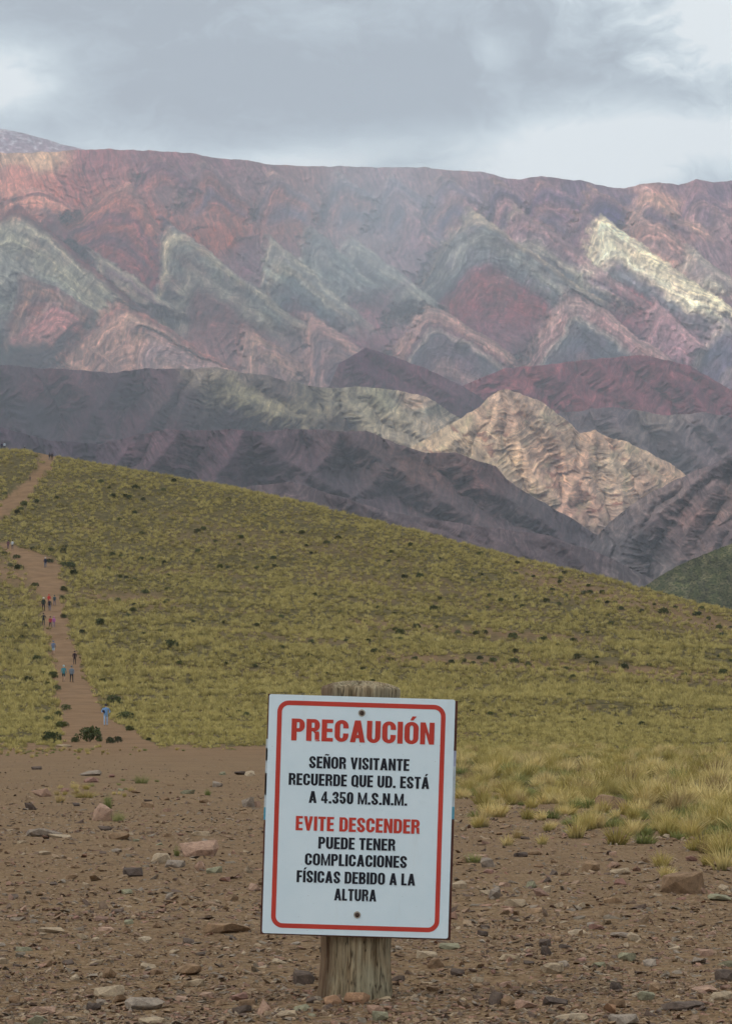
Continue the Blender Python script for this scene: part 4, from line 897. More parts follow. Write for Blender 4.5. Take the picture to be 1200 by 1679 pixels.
def hill_points(n, Y0, Y1, seed, pw=1.0):
    r = np.random.default_rng(seed); u = r.random(n); Y = (Y0 ** pw + u * (Y1 ** pw - Y0 ** pw)) ** (1 / pw); x = r.uniform(-90, 1290, n); X = (x - CX) / F * Y
    Z = ground_z(X, Y); row = to_px(X, Y, Z)[1]; bz = bare(X, Y, row)
    den = .50 + .66 * fbm(X / 9, Y / 16, 3, seed + 1); k = (r.random(n) < den * (1 - bz * 1.02)) & (Y < crest_Y(x) + 14)
    return X[k], Y[k], Z[k], r
X, Y, Z, r = hill_points(145000, 95, 600, 11, .95)
n = len(X); sz = .84 * r.uniform(.7, 1.9, n) * (.42 + .95 * sstep(90, 330, Y))
sc1 = scatter('tussock_grass', np.stack([X, Y, Z - .02], -1), np.stack([r.normal(0, .1, n), r.normal(0, .1, n), r.random(n) * 6.28], -1), np.stack([sz, sz, sz * r.uniform(.8, 1.7, n)], -1), r.integers(0, 6, n), far_p)
print('tussocks', n)
near_p = []
for i in range(6):
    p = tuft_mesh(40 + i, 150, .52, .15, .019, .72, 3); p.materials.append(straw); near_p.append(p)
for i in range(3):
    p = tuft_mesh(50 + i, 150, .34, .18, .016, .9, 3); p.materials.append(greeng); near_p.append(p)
def near_points(n, seed):
    r = np.random.default_rng(seed); Y = 18 + (118 - 18) * r.random(n) ** 1.3; x = r.uniform(-90, 1290, n); X = (x - CX) / F * Y
    Z = ground_z(X, Y); row = to_px(X, Y, Z)[1]; bz = bare(X, Y, row); e = np.interp(x, EDGE_X, EDGE_Y)
    k = (r.random(n) < (1 - bz) ** 2); X, Y, Z, row, e, x = [a[k] for a in (X, Y, Z, row, e, x)]
    edge = sstep(40, 0, e - row)            # shorter and greener towards the bare ground
    m_ = len(X); isg = r.random(m_) < (.12 + .55 * edge * (fbm(x / 60, row / 30, 2, 5) + .5)); idx = np.where(isg, r.integers(6, 9, m_), r.integers(0, 6, m_))
    left = x < 700
    sz = (.38 + .9 * r.random(m_) ** 2) * (1 - .35 * edge) * np.where(Y < 50, .50 + Y / 140, .86) * np.where(left, .6, 1)
    return np.stack([X, Y, Z - .02], -1), np.stack([r.normal(0, .12, m_), r.normal(0, .12, m_), r.random(m_) * 6.28], -1), np.stack([sz, sz, sz * r.uniform(.75, 1.15, m_)], -1), idx
sc2 = scatter('tall_grass', *near_points(3600, 77), near_p)
# thin blades and sprigs strewn over the dirt near the grass
def sprigs(n, seed):
    r = np.random.default_rng(seed); x = r.uniform(-20, 1230, n); Y = 12 + 98 * r.random(n) ** 1.2; X = (x - CX) / F * Y; Z = ground_z(X, Y); row = to_px(X, Y, Z)[1]
    e = np.interp(x, EDGE_X, EDGE_Y); dd = row - e; pr =  np.exp(-np.clip(dd, 0, 999) / 26) * (x > 740) + .22 * np.exp(-((x - 150) / 65) ** 2 - ((row - 1300) / 16) ** 2) + .9 * np.exp(-((x - 50) / 80) ** 2 - ((row - 1230) / 7) ** 2) + .35 * (x < 430) * np.exp(-((row - 1225) / 5) ** 2)
    pr = pr * (fbm(X / .8, Y / 1.4, 3, 9) > -.02)
    k = (r.random(n) < pr) & (dd > -5); X, Y, Z = X[k], Y[k], Z[k]; m_ = len(X); sz = r.uniform(.12, .36, m_) * (1 + Y / 60) * np.where(X < 0, .5, 1)
    return np.stack([X, Y, Z - .004], -1), np.stack([r.normal(0, .15, m_), r.normal(0, .15, m_), r.random(m_) * 6.28], -1), np.stack([sz, sz, sz], -1), r.integers(0, 9, m_)
scatter('low_grass', *sprigs(15000, 78), near_p)

# single tufts that stand out
def single_tuft(x, y, wpx, hpx, kind, label, seed):
    X, Y, Z = solve_ground(x, y); k = Y / F
    me = tuft_mesh(seed, 260, 1.0, .42, .016 if wpx > 30 else .03, .8, 3); me.materials.append(straw if kind == 'straw' else greeng)
    o = bpy.data.objects.new('grass_tuft', me); COL.objects.link(o); o.location = (X, Y, Z - .01)
    o.scale = (wpx * k * .62, wpx * k * .5, hpx * k * 1.05); o.rotation_euler = (0, 0, random.random() * 6)
    tag(o, label, 'grass tuft')
single_tuft(232, 1285, 36, 20, 'green', 'bright green grass tuft alone in the back left dirt', 1)
single_tuft(195, 1347, 38, 24, 'green', 'green grass tuft at the end of the pale grass strip left of the sign', 2)
single_tuft(178, 1326, 26, 30, 'green', 'taller pale green tuft in the grass strip', 3)
single_tuft(140, 1308, 70, 18, 'straw', 'wide low pale yellow tuft beginning the grass strip on the left', 4)
single_tuft(290, 1403, 18, 22, 'green', 'small bright green tuft growing beside the pointed pinkish slab', 5)
single_tuft(341, 1304, 16, 14, 'green', 'small round dark green tuft in the dirt left of the sign', 6)
single_tuft(820, 1268, 66, 52, 'straw', 'tallest straw-coloured tuft rising right of the sign', 7)
single_tuft(795, 1262, 34, 44, 'straw', 'dense straw tuft between the tallest one and the sign', 8)
single_tuft(851, 1288, 56, 32, 'green', 'bright green tuft at the foot of the straw grass right of the sign', 9)
single_tuft(1000, 1305, 54, 48, 'straw', 'upright straw tuft behind the brown boulder', 10)
single_tuft(1125, 1352, 66, 34, 'green', 'pale green spreading tuft at the grass edge near the right side', 11)
single_tuft(1182, 1350, 54, 36, 'straw', 'yellow tuft at the right edge of the picture beside the pale green one', 12)
single_tuft(1150, 1396, 60, 18, 'green', 'low green tuft lying out on the dirt at the right', 13)
single_tuft(1188, 1384, 40, 18, 'green', 'low green tuft at the right edge in front of the yellow one', 14)
single_tuft(1030, 1318, 50, 24, 'green', 'low green cushion of grass right of the brown boulder', 15)
print('grass', time.time() - T0)

# ------------------------------------------------------------------ shrubs
def shrub_mat(name, a, b_):
    m_, t, b = mat(name, .75, .2); oi = t.n('ShaderNodeObjectInfo').outputs['Random']; gp = t.n('ShaderNodeNewGeometry').outputs['Position']
    f = t.noise(gp, 3.0, 3, .6); t.L.new(t.ramp(t.m('ADD', t.m('MULTIPLY', oi, .4), t.m('MULTIPLY', f, .6)), [(.3, a), (.7, b_)]), b.inputs['Base Color']); return m_
sh_dark = shrub_mat('shrub_leaves', (.032, .042, .012), (.095, .105, .03)); sh_grey = shrub_mat('grey_shrub_leaves', (.075, .085, .045), (.13, .145, .085)); twig = plain('twig', (.09, .065, .04))
def shrub_leaves(seed, n):
    r = random.Random(seed); co = []; q = []
    lob = [(r.uniform(-.32, .32), r.uniform(-.3, .3), r.uniform(.22, .42), r.uniform(.30, .48)) for _ in range(6)]
    for i in range(n):
        cx_, cy_, cz_, rr = r.choice(lob); a = r.random() * 6.283; z = r.uniform(-.5, 1); h = math.sqrt(max(0, 1 - z * z)); q_ = rr * r.uniform(.72, 1.05)
        P_ = Vector((cx_ + math.cos(a) * h * q_, cy_ + math.sin(a) * h * q_, max(.02, cz_ * .8 + z * q_ * .8)))
        nx = Vector((r.gauss(0, 1), r.gauss(0, 1), r.gauss(0, 1))).normalized(); ny = nx.orthogonal().normalized(); l_ = r.uniform(.05, .10); b0 = len(co)
        co += [P_ - nx * l_, P_ + ny * l_ * .5, P_ + nx * l_, P_ - ny * l_ * .5]; q.append((b0, b0 + 1, b0 + 2, b0 + 3))
    return mesh_np('leaves', np.array([c_[:] for c_ in co]), np.array(q), smooth=False)
def stem_mesh(seed):
    r = random.Random(seed); bm = bmesh.new()
    for i in range(6):
        a = r.random() * 6.283; v0 = Vector((0, 0, -.05)); v1 = Vector((math.cos(a) * .32, math.sin(a) * .3, r.uniform(.3, .6))); sd_ = Vector((-math.sin(a), math.cos(a), 0)) * .02; up = Vector((0, 0, .02))
        vs = [bm.verts.new(p) for p in (v0 + sd_, v0 - sd_, v0 + up, v1 + sd_ * .4, v1 - sd_ * .4, v1 + up * .4)]
        for f_ in ((0, 1, 4, 3), (1, 2, 5, 4), (2, 0, 3, 5)): bm.faces.new([vs[k] for k in f_])
    me = bpy.data.meshes.new('stem'); bm.to_mesh(me); bm.free(); me.materials.append(twig); return me
SL = []; 
for i in range(5):
    p = shrub_leaves(i + 3, 420); p.materials.append(sh_dark); SL.append(p)
sg = shrub_leaves(33, 420); sg.materials.append(sh_grey)
stems = stem_mesh(2)
def shrub(x, y, wpx, label, group=None, grey=False, parts=False, hr=.62):
    X, Y, Z = solve_ground(x, y, 20); k = Y / F; W = wpx * k
    me = sg if grey else SL[int(x * 7 + y) % 5]
    if parts:
        o = bpy.data.objects.new('shrub', None); COL.objects.link(o); f = bpy.data.objects.new('foliage', me); COL.objects.link(f); f.parent = o
        st = bpy.data.objects.new('stem', stems); COL.objects.link(st); st.parent = o
    else: o = bpy.data.objects.new('shrub', me); COL.objects.link(o)
    o.location = (X, Y, Z - .03); s_ = W / .98; o.scale = (s_, s_, s_ * hr * 1.9 * random.uniform(.85, 1.2)); o.rotation_euler = (0, 0, random.random() * 6)
    return tag(o, label, 'shrub', group)
shrub(87, 1217, 26, 'yellow-green round shrub left of the big dark one at the path foot', parts=True)
shrub(147, 1216, 34, 'biggest dark green shrub at the foot of the path', parts=True)
shrub(124, 1217, 12, 'small shrub touching the biggest dark green one on its left side', parts=True)
shrub(182, 1219, 14, 'grey-green low shrub in the path mouth, left one of a touching pair', grey=True, parts=True)
shrub(194, 1218, 15, 'grey-green low shrub in the path mouth, right one of a touching pair', grey=True, parts=True)
shrub(104, 1193, 17, 'dark olive shrub on the left path edge above the round yellow-green one', parts=True)
shrub(213, 1198, 12, 'dark shrub just right of the path below the nearest walker', parts=True)
SP = [(88, 1112, 14, 'dark round shrub on the left path edge below the couple in grey and teal'), (78, 1183, 15, 'brownish green shrub on the grass at the lower left of the path'),
      (187, 1156, 22, 'wide green shrub on the right edge of the path above the nearest walker'), (205, 1180, 22, 'long dark shrub just right of the nearest walker'), (222, 1185, 10, 'small shrub at the right end of the long dark one'),
      (282, 1062, 20, 'two-lobed green shrub on the open slope right of the path'), (108, 1164, 15, 'low brown-green shrub on the left edge of the path'), (115, 932, 16, 'large dark shrub on the right edge of the upper path bend'),
      (122, 943, 12, 'dark shrub directly below the large one at the upper path bend'), (104, 926, 9, 'small dark shrub left of the large one at the upper path bend'), (82, 923, 10, 'dark shrub right behind the walker in the navy jacket'),
      (85, 905, 10, 'dark shrub on the yellow band above the walker in the navy jacket'), (31, 935, 11, 'dark shrub on the bare earth left of the path bend, lower one of two'), (18, 930, 9, 'dark shrub on the bare earth near the left edge'),
      (28, 916, 10, 'dark shrub on the bare earth left of the path bend, upper one'), (59, 963, 11, 'dark shrub on the left edge of the path above the walkers in red'), (62, 1082, 12, 'dark shrub in the grass left of the walker in pale blue shorts'),
      (105, 1014, 9, 'small bright green shrub at the right path edge beside the walker in pink'), (793, 1040, 11, 'tallest dark shrub on the first brown terrace line of the slope')]
for x, y, w_, lb in SP: shrub(x, y, w_, lb)
base_pts = [(648,1034),(657,1042),(682,1032),(750,1041),(780,1042),(839,1048),(890,1052),(940,1054),(739,1090),(759,1086),(775,1090),(795,1092),(808,1086),(787,1082),(842,1088),(866,1093),(897,1100),(926,1098),(974,1092),
 (1022,1098),(945,1081),(655,1053),(680,1082),(642,1085),(818,963),(774,954),(689,948),(905,969),(917,957),(927,979),(946,983),(957,975),(967,974),(987,974),(980,989),(1007,990),(995,990),(1052,1005),(1087,1008),(1107,998),(1142,1010),
 (1177,1032),(1182,1045),(1185,1108),(895,988),(712,1003),(722,985),(615,1072),(874,947),(845,943),(194,988),(220,993),(238,974),(276,970),(275,988),(285,999),(219,1003),(168,1120),(164,1025),(36,1050),(135,1038),(270,990),
 (95,1175),(104,970),(103,984),(55,902),(186,913),(200,915),(232,918),(250,920),(269,925),(178,936),(208,949),(222,952),(61,825),(40,829),(35,838),(9,813),(94,819),(132,802),(180,802),(205,816),(213,819),(235,821),(94,1132),(48,1118)]
rp = random.Random(21); pts = [(x, y, rp.uniform(8, 14) * (.75 + .25 * (y > 1000))) for x, y in base_pts]
t_ = 0
while len(pts) + len(SP) + 7 < 288 and t_ < 5000:
    t_ += 1; x = rp.uniform(-5, 1205); top = float(ridge_row(x)) + 8; y = top + (1215 - top) * rp.random()
    if 430 < x < 750 and y > 1135: continue
    if bare(*[np.array([v_]) for v_ in ((x - CX) / F * 200, 200.0)], row=np.array([float(y)]))[0] > .8 and x < 270: continue
    if any(abs(x - a) < 9 and abs(y - b_) < 5 for a, b_, _ in pts): continue
    pts.append((x, y, rp.uniform(5.5, 9.5)))
for x, y, w_ in pts:
    zn = ('near the left edge' if x < 110 else 'right of the path' if x < 260 else 'between path and sign' if x < 430 else 'above the sign' if x < 750 else 'just right of the sign' if x < 900 else 'well right of the sign' if x < 1050 else 'towards the right edge')
    fr = (y - float(ridge_row(x))) / (1215 - float(ridge_row(x)))
    hn = 'at the slope foot' if fr > .82 else 'low on the slope' if fr > .62 else 'half way up' if fr > .42 else 'high on the slope' if fr > .2 else 'under the crest'
    bg = 'bushy' if w_ > 10 else 'small' if w_ > 7.5 else 'tiny'
    shrub(x, y, w_, '%s dark shrub %s %s' % (bg, hn, zn), '%s dark shrubs %s %s' % (bg, hn, zn))
print('shrubs', time.time() - T0)

# things of one kind in one place: told apart by their order from the left
def order_labels():
    byl = {}
    for o in COL.objects:
        if o.parent is None and o.get('group') and o.get('category') in ('stone', 'shrub'): byl.setdefault(o['label'], []).append(o)
    names = ['leftmost', 'second from left', 'third from left', 'fourth from left', 'fifth from left', 'sixth from left', 'seventh from left', 'eighth from left', 'ninth from left', 'tenth from left', 'eleventh from left', 'twelfth from left']
    for lb, os_ in byl.items():
        if len(os_) > 1:
            os_.sort(key=lambda o: o.location.x / o.location.y)
            for i, o in enumerate(os_): o['label'] = lb + ', ' + (names[i] if i < len(os_) - 1 else 'rightmost')
order_labels()

# ------------------------------------------------------------------ people
def skin_body(pose, seed, fat=1.0):
    """one continuous figure 1.72 m tall, facing -Y; pose: stride, arm swing, lean"""
    st, sw, ln, ab = pose
    hip = Vector((0, 0, .93)); ch = Vector((0, -ln * .25, 1.30)); nk = Vector((0, -ln * .38, 1.49)); hd = Vector((0, -ln * .45, 1.62))
    V = [hip, Vector((0, -ln * .1, 1.10)), ch, nk, hd]; Rr = [(.15, .12), (.145, .11), (.17, .115), (.055, .055), (.088, .10)]; E = [(0, 1), (1, 2), (2, 3), (3, 4)]
    for s_ in (-1, 1):
        b0 = len(V); f = st * s_
        V += [Vector((s_ * .095, 0, .86)), Vector((s_ * .11, -.10 * f - .03 * abs(f), .49)), Vector((s_ * .115, -.26 * f + .02, .09 + .05 * max(0, -f))), Vector((s_ * .13, -.26 * f - .13, .045 + .02 * max(0, -f)))]
        Rr += [(.088, .09), (.058, .062), (.042, .045), (.045, .035)]; E += [(0, b0), (b0, b0 + 1), (b0 + 1, b0 + 2), (b0 + 2, b0 + 3)]
        b0 = len(V); g_ = -sw * s_
        V += [Vector((s_ * .19, -ln * .30, 1.41)), Vector((s_ * (.24 + ab * .1), -ln * .25 - .06 * g_ + .03, 1.14)), Vector((s_ * (.25 + ab * .02), -ln * .25 - .22 * g_ - .06 - ab * .15, .92 + ab * .12)), Vector((s_ * (.245 - ab * .06), -ln * .25 - .27 * g_ - .09 - ab * .2, .84 + ab * .16))]
        Rr += [(.062, .062), (.047, .047), (.035, .035), (.036, .022)]; E += [(2, b0), (b0, b0 + 1), (b0 + 1, b0 + 2), (b0 + 2, b0 + 3)]
    me = bpy.data.meshes.new('body'); me.from_pydata([v[:] for v in V], E, []); o = bpy.data.objects.new('tmp', me); COL.objects.link(o)
    md = o.modifiers.new('s', 'SKIN'); md2 = o.modifiers.new('u', 'SUBSURF'); md2.levels = 1
    for i, sv_ in enumerate(me.skin_vertices[0].data):
        k = fat if i < 3 else 1; sv_.radius = (Rr[i][0] * k, Rr[i][1] * k); sv_.use_root = (i == 0)
    dg = bpy.context.evaluated_depsgraph_get(); dg.update(); out = bpy.data.meshes.new_from_object(o.evaluated_get(dg)); bpy.data.objects.remove(o)
    for p in out.polygons: p.use_smooth = True
    return out
POSES = [skin_body((.9, .8, .12, 0), 1), skin_body((-.8, -.7, .1, 0), 2, 1.1), skin_body((.25, .1, .05, .2), 3, 1.05), skin_body((-.4, .2, .1, 1.0), 4)]
cloth_cache = {}
def cloth(c_):
    c_ = tuple(c_)
    if c_ not in cloth_cache: cloth_cache[c_] = plain('cloth_%d' % len(cloth_cache), c_, .85, .22, 9)
    return cloth_cache[c_]
skin_m = plain('skin', (.42, .26, .18), .6, .06); shoe_m = plain('shoe', (.05, .045, .04)); hair_m = plain('hair', (.03, .022, .018), .6)
def cap_mesh(kind):
    bm = bmesh.new(); bmesh.ops.create_uvsphere(bm, u_segments=12, v_segments=8, radius=.112)
    for v in bm.verts:
        v.co.y *= 1.08; v.co.z = v.co.z * 1.0 + .02
        if v.co.z < -.01 and v.co.y < 0 and kind != 'hood': v.co.z = -.0; v.co.y *= .92
        if kind == 'hair' and v.co.z < -.06: v.co.z = -.075
    if kind == 'hat':
        r1 = [bm.verts.new((math.cos(a) * .115, math.sin(a) * .12, .0)) for a in np.linspace(0, 6.283, 13)[:-1]]; r2 = [bm.verts.new((math.cos(a) * .19, math.sin(a) * .2, -.015)) for a in np.linspace(0, 6.283, 13)[:-1]]
        for i in range(12): bm.faces.new((r1[i], r1[(i + 1) % 12], r2[(i + 1) % 12], r2[i]))
    me = bpy.data.meshes.new(kind); bm.to_mesh(me); bm.free(); return me
def bag_mesh():
    bm = bmesh.new(); bmesh.ops.create_cube(bm, size=1); bmesh.ops.scale(bm, vec=(.30, .17, .42), verts=bm.verts); bmesh.ops.bevel(bm, geom=list(bm.edges), offset=.05, segments=2, affect='EDGES')
    me = bpy.data.meshes.new('backpack'); bm.to_mesh(me); bm.free(); return me
CAPS = {k: cap_mesh(k) for k in ('hair', 'hat', 'hood')}; BAG = bag_mesh()
def nose_mesh():
    me = bpy.data.meshes.new('face'); me.from_pydata([(0, -.125, -.015), (-.015, -.10, -.03), (.015, -.10, -.03), (0, -.10, .02)], [], [(0, 1, 3), (0, 3, 2), (0, 2, 1)]); return me
def person(x, y, hpx, top, legs, label, pose=0, face=0, head=('hair', (.03, .022, .018)), bag=None, shorts=False, sit=False, sleeves=True, bagfront=False):
    X, Y, Z = solve_ground(x, y, 60); k = Y / F; H = hpx * k; sc_ = H / 1.72
    o = bpy.data.objects.new('person', None); COL.objects.link(o); o.location = (X, Y, Z); o.rotation_euler = (0, 0, R(face)); o.scale = (sc_,) * 3
    me = POSES[pose].copy(); body = bpy.data.objects.new('body', me); COL.objects.link(body); body.parent = o
    for m_ in (cloth(top), cloth(legs), skin_m, shoe_m): me.materials.append(m_)
    for p in me.polygons:
        c_ = p.center; z = c_.z; ax = abs(c_.x)
        if z > 1.50: i = 2
        elif z > .93 and ax < .2: i = 0
        elif ax > .19 and z > .78: i = (0 if z > (.93 if sleeves else 1.2) else 2)
        elif z > .90: i = 0
        elif z < .085: i = 3
        elif shorts and z < .56: i = 2
        else: i = 1
        p.material_index = i
    if pose == 3:
        for p in me.polygons:
            if p.center.y < -.24 and p.center.z > .9: p.material_index = 2
    hm = CAPS[head[0]].copy(); hm.materials.append(cloth(head[1])); h = bpy.data.objects.new({'hair': 'hair', 'hat': 'hat', 'hood': 'hood'}[head[0]], hm); COL.objects.link(h); h.parent = o
    ln = (.12, .1, .05, .1)[pose]; h.location = (0, -ln * .45 + .012, 1.645)
    if bag:
        b_ = BAG.copy(); b_.materials.append(cloth(bag)); q = bpy.data.objects.new('backpack' if not bagfront else 'bag', b_); COL.objects.link(q); q.parent = o; q.location = (0, .17, 1.22) if not bagfront else (-.2, -.12, 1.12)
        if bagfront: q.scale = (.8, .8, .6)
    tag(o, label, 'person', 'hikers on the path'); return o
BLK = (.02, .02, .024)
person(174, 1190, 35, (.20, .36, .62), (.33, .45, .62), 'person in light blue patterned jacket and pale jeans nearest on the path, dark bag', 3, 10, ('hair', (.05, .05, .06)), (.02, .025, .05), bagfront=True)
person(105, 1118, 27, (.05, .22, .26), (.03, .06, .07), 'person in a teal jacket with a pale hood and bare legs walking uphill', 0, 180, ('hood', (.42, .55, .60)), shorts=True)
person(118, 1119, 27, (.17, .20, .24), (.018, .018, .024), 'person in a grey jacket and black trousers walking beside the one in teal', 1, 180, ('hair', (.12, .14, .16)))
person(123, 1090, 22, (.035, .018, .026), (.03, .018, .022), 'person dressed all in dark burgundy coming down the right edge of the path', 2, 0)
person(88, 1074, 23, (.14, .18, .27), (.36, .48, .58), 'person in a grey-blue top and pale blue shorts in the middle of the path', 0, 180, ('hair', (.16, .20, .26)), shorts=True)
person(72, 1026, 20, (.025, .028, .04), (.03, .035, .05), 'person in a black jacket and dark trousers stepping down the left edge of the path', 3, 5)
person(83, 1030, 19, (.40, .06, .06), (.018, .024, .04), 'person in a red top and dark trousers walking hip to hip with one in pink', 0, 20)
person(89, 1029, 18, (.42, .14, .36), (.26, .20, .28), 'person in a pink jacket and pale trousers', 1, 0, ('hood', (.42, .16, .36)))
person(72, 1002, 22, (.018, .03, .024), (.04, .022, .028), 'person in a dark green jacket and white cap left of the one in black', 1, 180, ('hat', (.70, .68, .62)))
person(82, 1002, 19, (.02, .02, .028), (.10, .12, .19), 'person in a black jacket and blue-grey trousers with an orange cap', 0, 180, ('hat', (.52, .25, .15)))
person(81, 993, 18, (.55, .03, .025), (.30, .12, .08), 'person in a bright red jacket just above the one in black', 2, 180, ('hood', (.55, .03, .025)))
person(90, 993, 17, (.05, .08, .10), (.16, .13, .16), 'person in a dark blue-green jacket right of the red jacket', 1, 180, ('hair', (.03, .06, .07)))
person(75, 931, 17, (.02, .03, .08), (.06, .11, .20), 'person in a navy jacket and white hat alone at the path bend', 2, 180, ('hat', (.6, .6, .58)), (.02, .03, .07))
person(14, 901, 15, (.13, .05, .08), (.07, .05, .09), 'person in a maroon jacket near the left edge, beside one in white', 0, 180)
person(21, 901, 15, (.55, .56, .58), (.03, .03, .05), 'person in a white jacket near the left edge', 2, 180)
person(82, 755, 12, (.015, .015, .02), (.05, .08, .14), 'person in black at the top of the path, left one of a pair', 1, 180)
person(86, 755, 12, (.02, .02, .022), (.018, .018, .02), 'person in black at the top of the path, right one of a pair', 2, 180)
person(50, 789, 8, (.03, .03, .06), (.03, .03, .05), 'small person in dark clothes low on the left edge of the upper path', 3, 180)
person(4, 734, 12, (.06, .05, .08), (.04, .04, .06), 'person in dark clothes on the hill crest at the left edge', 2, 0)
person(8, 735, 13, (.5, .55, .62), (.03, .03, .05), 'person in a white top on the hill crest at the left edge', 1, 0, ('hat', (.05, .04, .06)))
person(41, 738, 8, (.06, .06, .10), (.03, .03, .04), 'small person with a white hat just showing over the hill crest', 2, 0, ('hat', (.6, .6, .6)))
print('people', time.time() - T0)

# ------------------------------------------------------------------ warning sign on its post
SY = 7.84; SC = SY / F
root = bpy.data.objects.new('warning_sign', None); COL.objects.link(root)
bx_, bz_g = (581 - CX) * SC * 1.015, float(ground_z((581 - CX) * SC, SY + .1))
root.location = (bx_, SY + .135, bz_g)
tag(root, 'white caution sign with a red border and Spanish lettering screwed to a thick wooden post', 'sign')
wood_m, t, b = mat('weathered_wood', .85, .15)
go = t.n('ShaderNodeTexCoord').outputs['Object']; st_ = t.vm('MULTIPLY', go, (1, 1, .06))
w1 = t.noise(st_, 62, 7, .75, .4); w2 = t.noise(st_, 210, 4, .7); w4 = t.noise(st_, 34, 3, .6, .2); w3 = t.noise(go, 6, 3)
wc = t.ramp(w1, [(.30, (.07, .045, .025)), (.43, (.25, .175, .10)), (.54, (.40, .31, .19)), (.70, (.54, .45, .30))])
wc = t.mix(t.m('MULTIPLY', t.smooth(w3, .42, .65), .45), wc, (.30, .29, .20, 1)); wc = t.mix(1.0, wc, t.ramp(w2, [(.35, (.72, .72, .72)), (.6, (1.1, 1.1, 1.1))]), 'MULTIPLY')
gsx = t.n('ShaderNodeSeparateXYZ'); t.L.new(go, gsx.inputs[0]); wc = t.mix(t.m('MULTIPLY', t.m('SUBTRACT', 1, t.smooth(t.m('ABSOLUTE', t.m('SUBTRACT', w4, .5)), .0, .022)), .85), wc, (.035, .022, .014, 1)); stain = t.m('SUBTRACT', 1, t.smooth(t.m('ADD', gsx.outputs[0], t.m('MULTIPLY', w3, .05)), -.075, -.035))   # the weathered dark strip down one side
wc = t.mix(t.m('MULTIPLY', stain, .7), wc, (.13, .07, .04, 1))
t.L.new(wc, b.inputs['Base Color']); bump(t, b, t.m('ADD', w1, t.m('MULTIPLY', w2, .4)), .9, .006)
def post_mesh():
    nA, nH = 200, 50; r = random.Random(3); H = 1.0; co = []
    grooves = [(-1.95, .012, .05), (-1.80, .026, .045), (-1.3, .007, .03), (-2.4, .008, .05), (-.9, .007, .04), (-1.05, .004, .02), (-2.1, .006, .02), (.3, .01, .05), (1.7, .012, .06), (2.8, .01, .05)]
    for j in range(nH + 1):
        z = -.12 + (H + .12) * j / nH; rad = .1165 + .012 * max(0, j / nH - .3) + .004 * math.sin(j * .4)
        if z < .06: rad += .006 * (.06 - z) / .18
        for i in range(nA):
            a = 2 * math.pi * i / nA - math.pi; rr = rad * (1 + .018 * math.sin(3 * a + 1) + .012 * math.sin(7 * a + z * 2)) + .0015 * math.sin(23 * a + z * 9)
            for g0, dp, wd in grooves:
                d = (a - g0 - .03 * math.sin(z * 5 + g0)); rr -= dp * math.exp(-(d / wd) ** 2) * (.6 + .4 * math.sin(z * 4 + g0 * 5))
            co.append((math.cos(a) * rr, math.sin(a) * rr, z))
    q = [(j * nA + i, j * nA + (i + 1) % nA, (j + 1) * nA + (i + 1) % nA, (j + 1) * nA + i) for j in range(nH) for i in range(nA)]
    # rounded, split head
    last = nH * nA; rings = []
    for k, (f, dz_) in enumerate(((.96, .008), (.75, .016), (.45, .022), (.15, .024))):
        b0 = len(co)
        for i in range(nA):
            x_, y_, z_ = co[last + i]; crack = -.02 * math.exp(-((x_ + .02 + .01 * math.sin(y_ * 60)) / .006) ** 2) if k else 0
            co.append((x_ * f, y_ * f, z_ + dz_ * (1 + .25 * math.sin(i * .7)) + crack))
        p0 = last if k == 0 else b0 - nA
        q += [(p0 + i, p0 + (i + 1) % nA, b0 + (i + 1) % nA, b0 + i) for i in range(nA)]
    c0 = len(co); co.append((0, 0, co[-1][2])); b0 = c0 - nA
    tr = [(b0 + i, b0 + (i + 1) % nA, c0) for i in range(nA)]
    return mesh_np('post', np.array(co), np.array(q), np.array(tr))
post = link('post', post_mesh(), wood_m, root); post.rotation_euler = (R(-1.0), R(1.0), 0)
# board
brown_e = plain('brown_board_edge', (.11, .045, .035), .7, .3, 8)
m_, t, b = mat('white_sign_face', .38, .35); g_ = t.n('ShaderNodeTexCoord').outputs['Object']
d1 = t.noise(g_, 5, 5, .65); d2 = t.noise(t.vm('MULTIPLY', g_, (1, 1, .15)), 30, 4); d3 = t.noise(g_, 160, 2, .5)
wf_ = t.ramp(d1, [(.3, (.73, .86, .92)), (.7, (.80, .91, .96))]); wf_ = t.mix(t.m('MULTIPLY', t.smooth(d2, .58, .8), .10), wf_, (.45, .42, .36, 1)); wf_ = t.mix(t.m('MULTIPLY', t.smooth(d3, .74, .78), .5), wf_, (.2, .15, .12, 1))
t.L.new(wf_, b.inputs['Base Color']); white_m = m_
red_m = plain('red_print', (.58, .055, .035), .45, .10, 6, .3); black_m = plain('black_print', (.014, .015, .024), .5, .15, 6, .3)
TILT = 1.75
BC = Vector(((588 - CX) * SC, SY, CZ + (HR - 1338.5) * SC))     # middle of the face
HW, HH = 304.5 * SC / 2, 392 * SC / 2
def rounded_rect(w_, h_, r_, n=8):
    P_ = []
    for cx_, cz_, a0 in ((w_ - r_, h_ - r_, 0), (-w_ + r_, h_ - r_, 90), (-w_ + r_, -h_ + r_, 180), (w_ - r_, -h_ + r_, 270)):
        for i in range(n + 1): a = R(a0 + 90 * i / n); P_.append((cx_ + math.cos(a) * r_, cz_ + math.sin(a) * r_))
    return P_
def slab(outline, y0, y1):
    n = len(outline); co = [(x, y0, z) for x, z in outline] + [(x, y1, z) for x, z in outline]
    bm = bmesh.new(); vs = [bm.verts.new(c_) for c_ in co]; bm.faces.new(vs[:n][::-1] if False else vs[:n]); bm.faces.new(vs[n:][::-1])
    for i in range(n): bm.faces.new((vs[i], vs[n + i], vs[n + (i + 1) % n], vs[(i + 1) % n]))
    bmesh.ops.recalc_face_normals(bm, faces=bm.faces); me = bpy.data.meshes.new('slab'); bm.to_mesh(me); bm.free(); return me
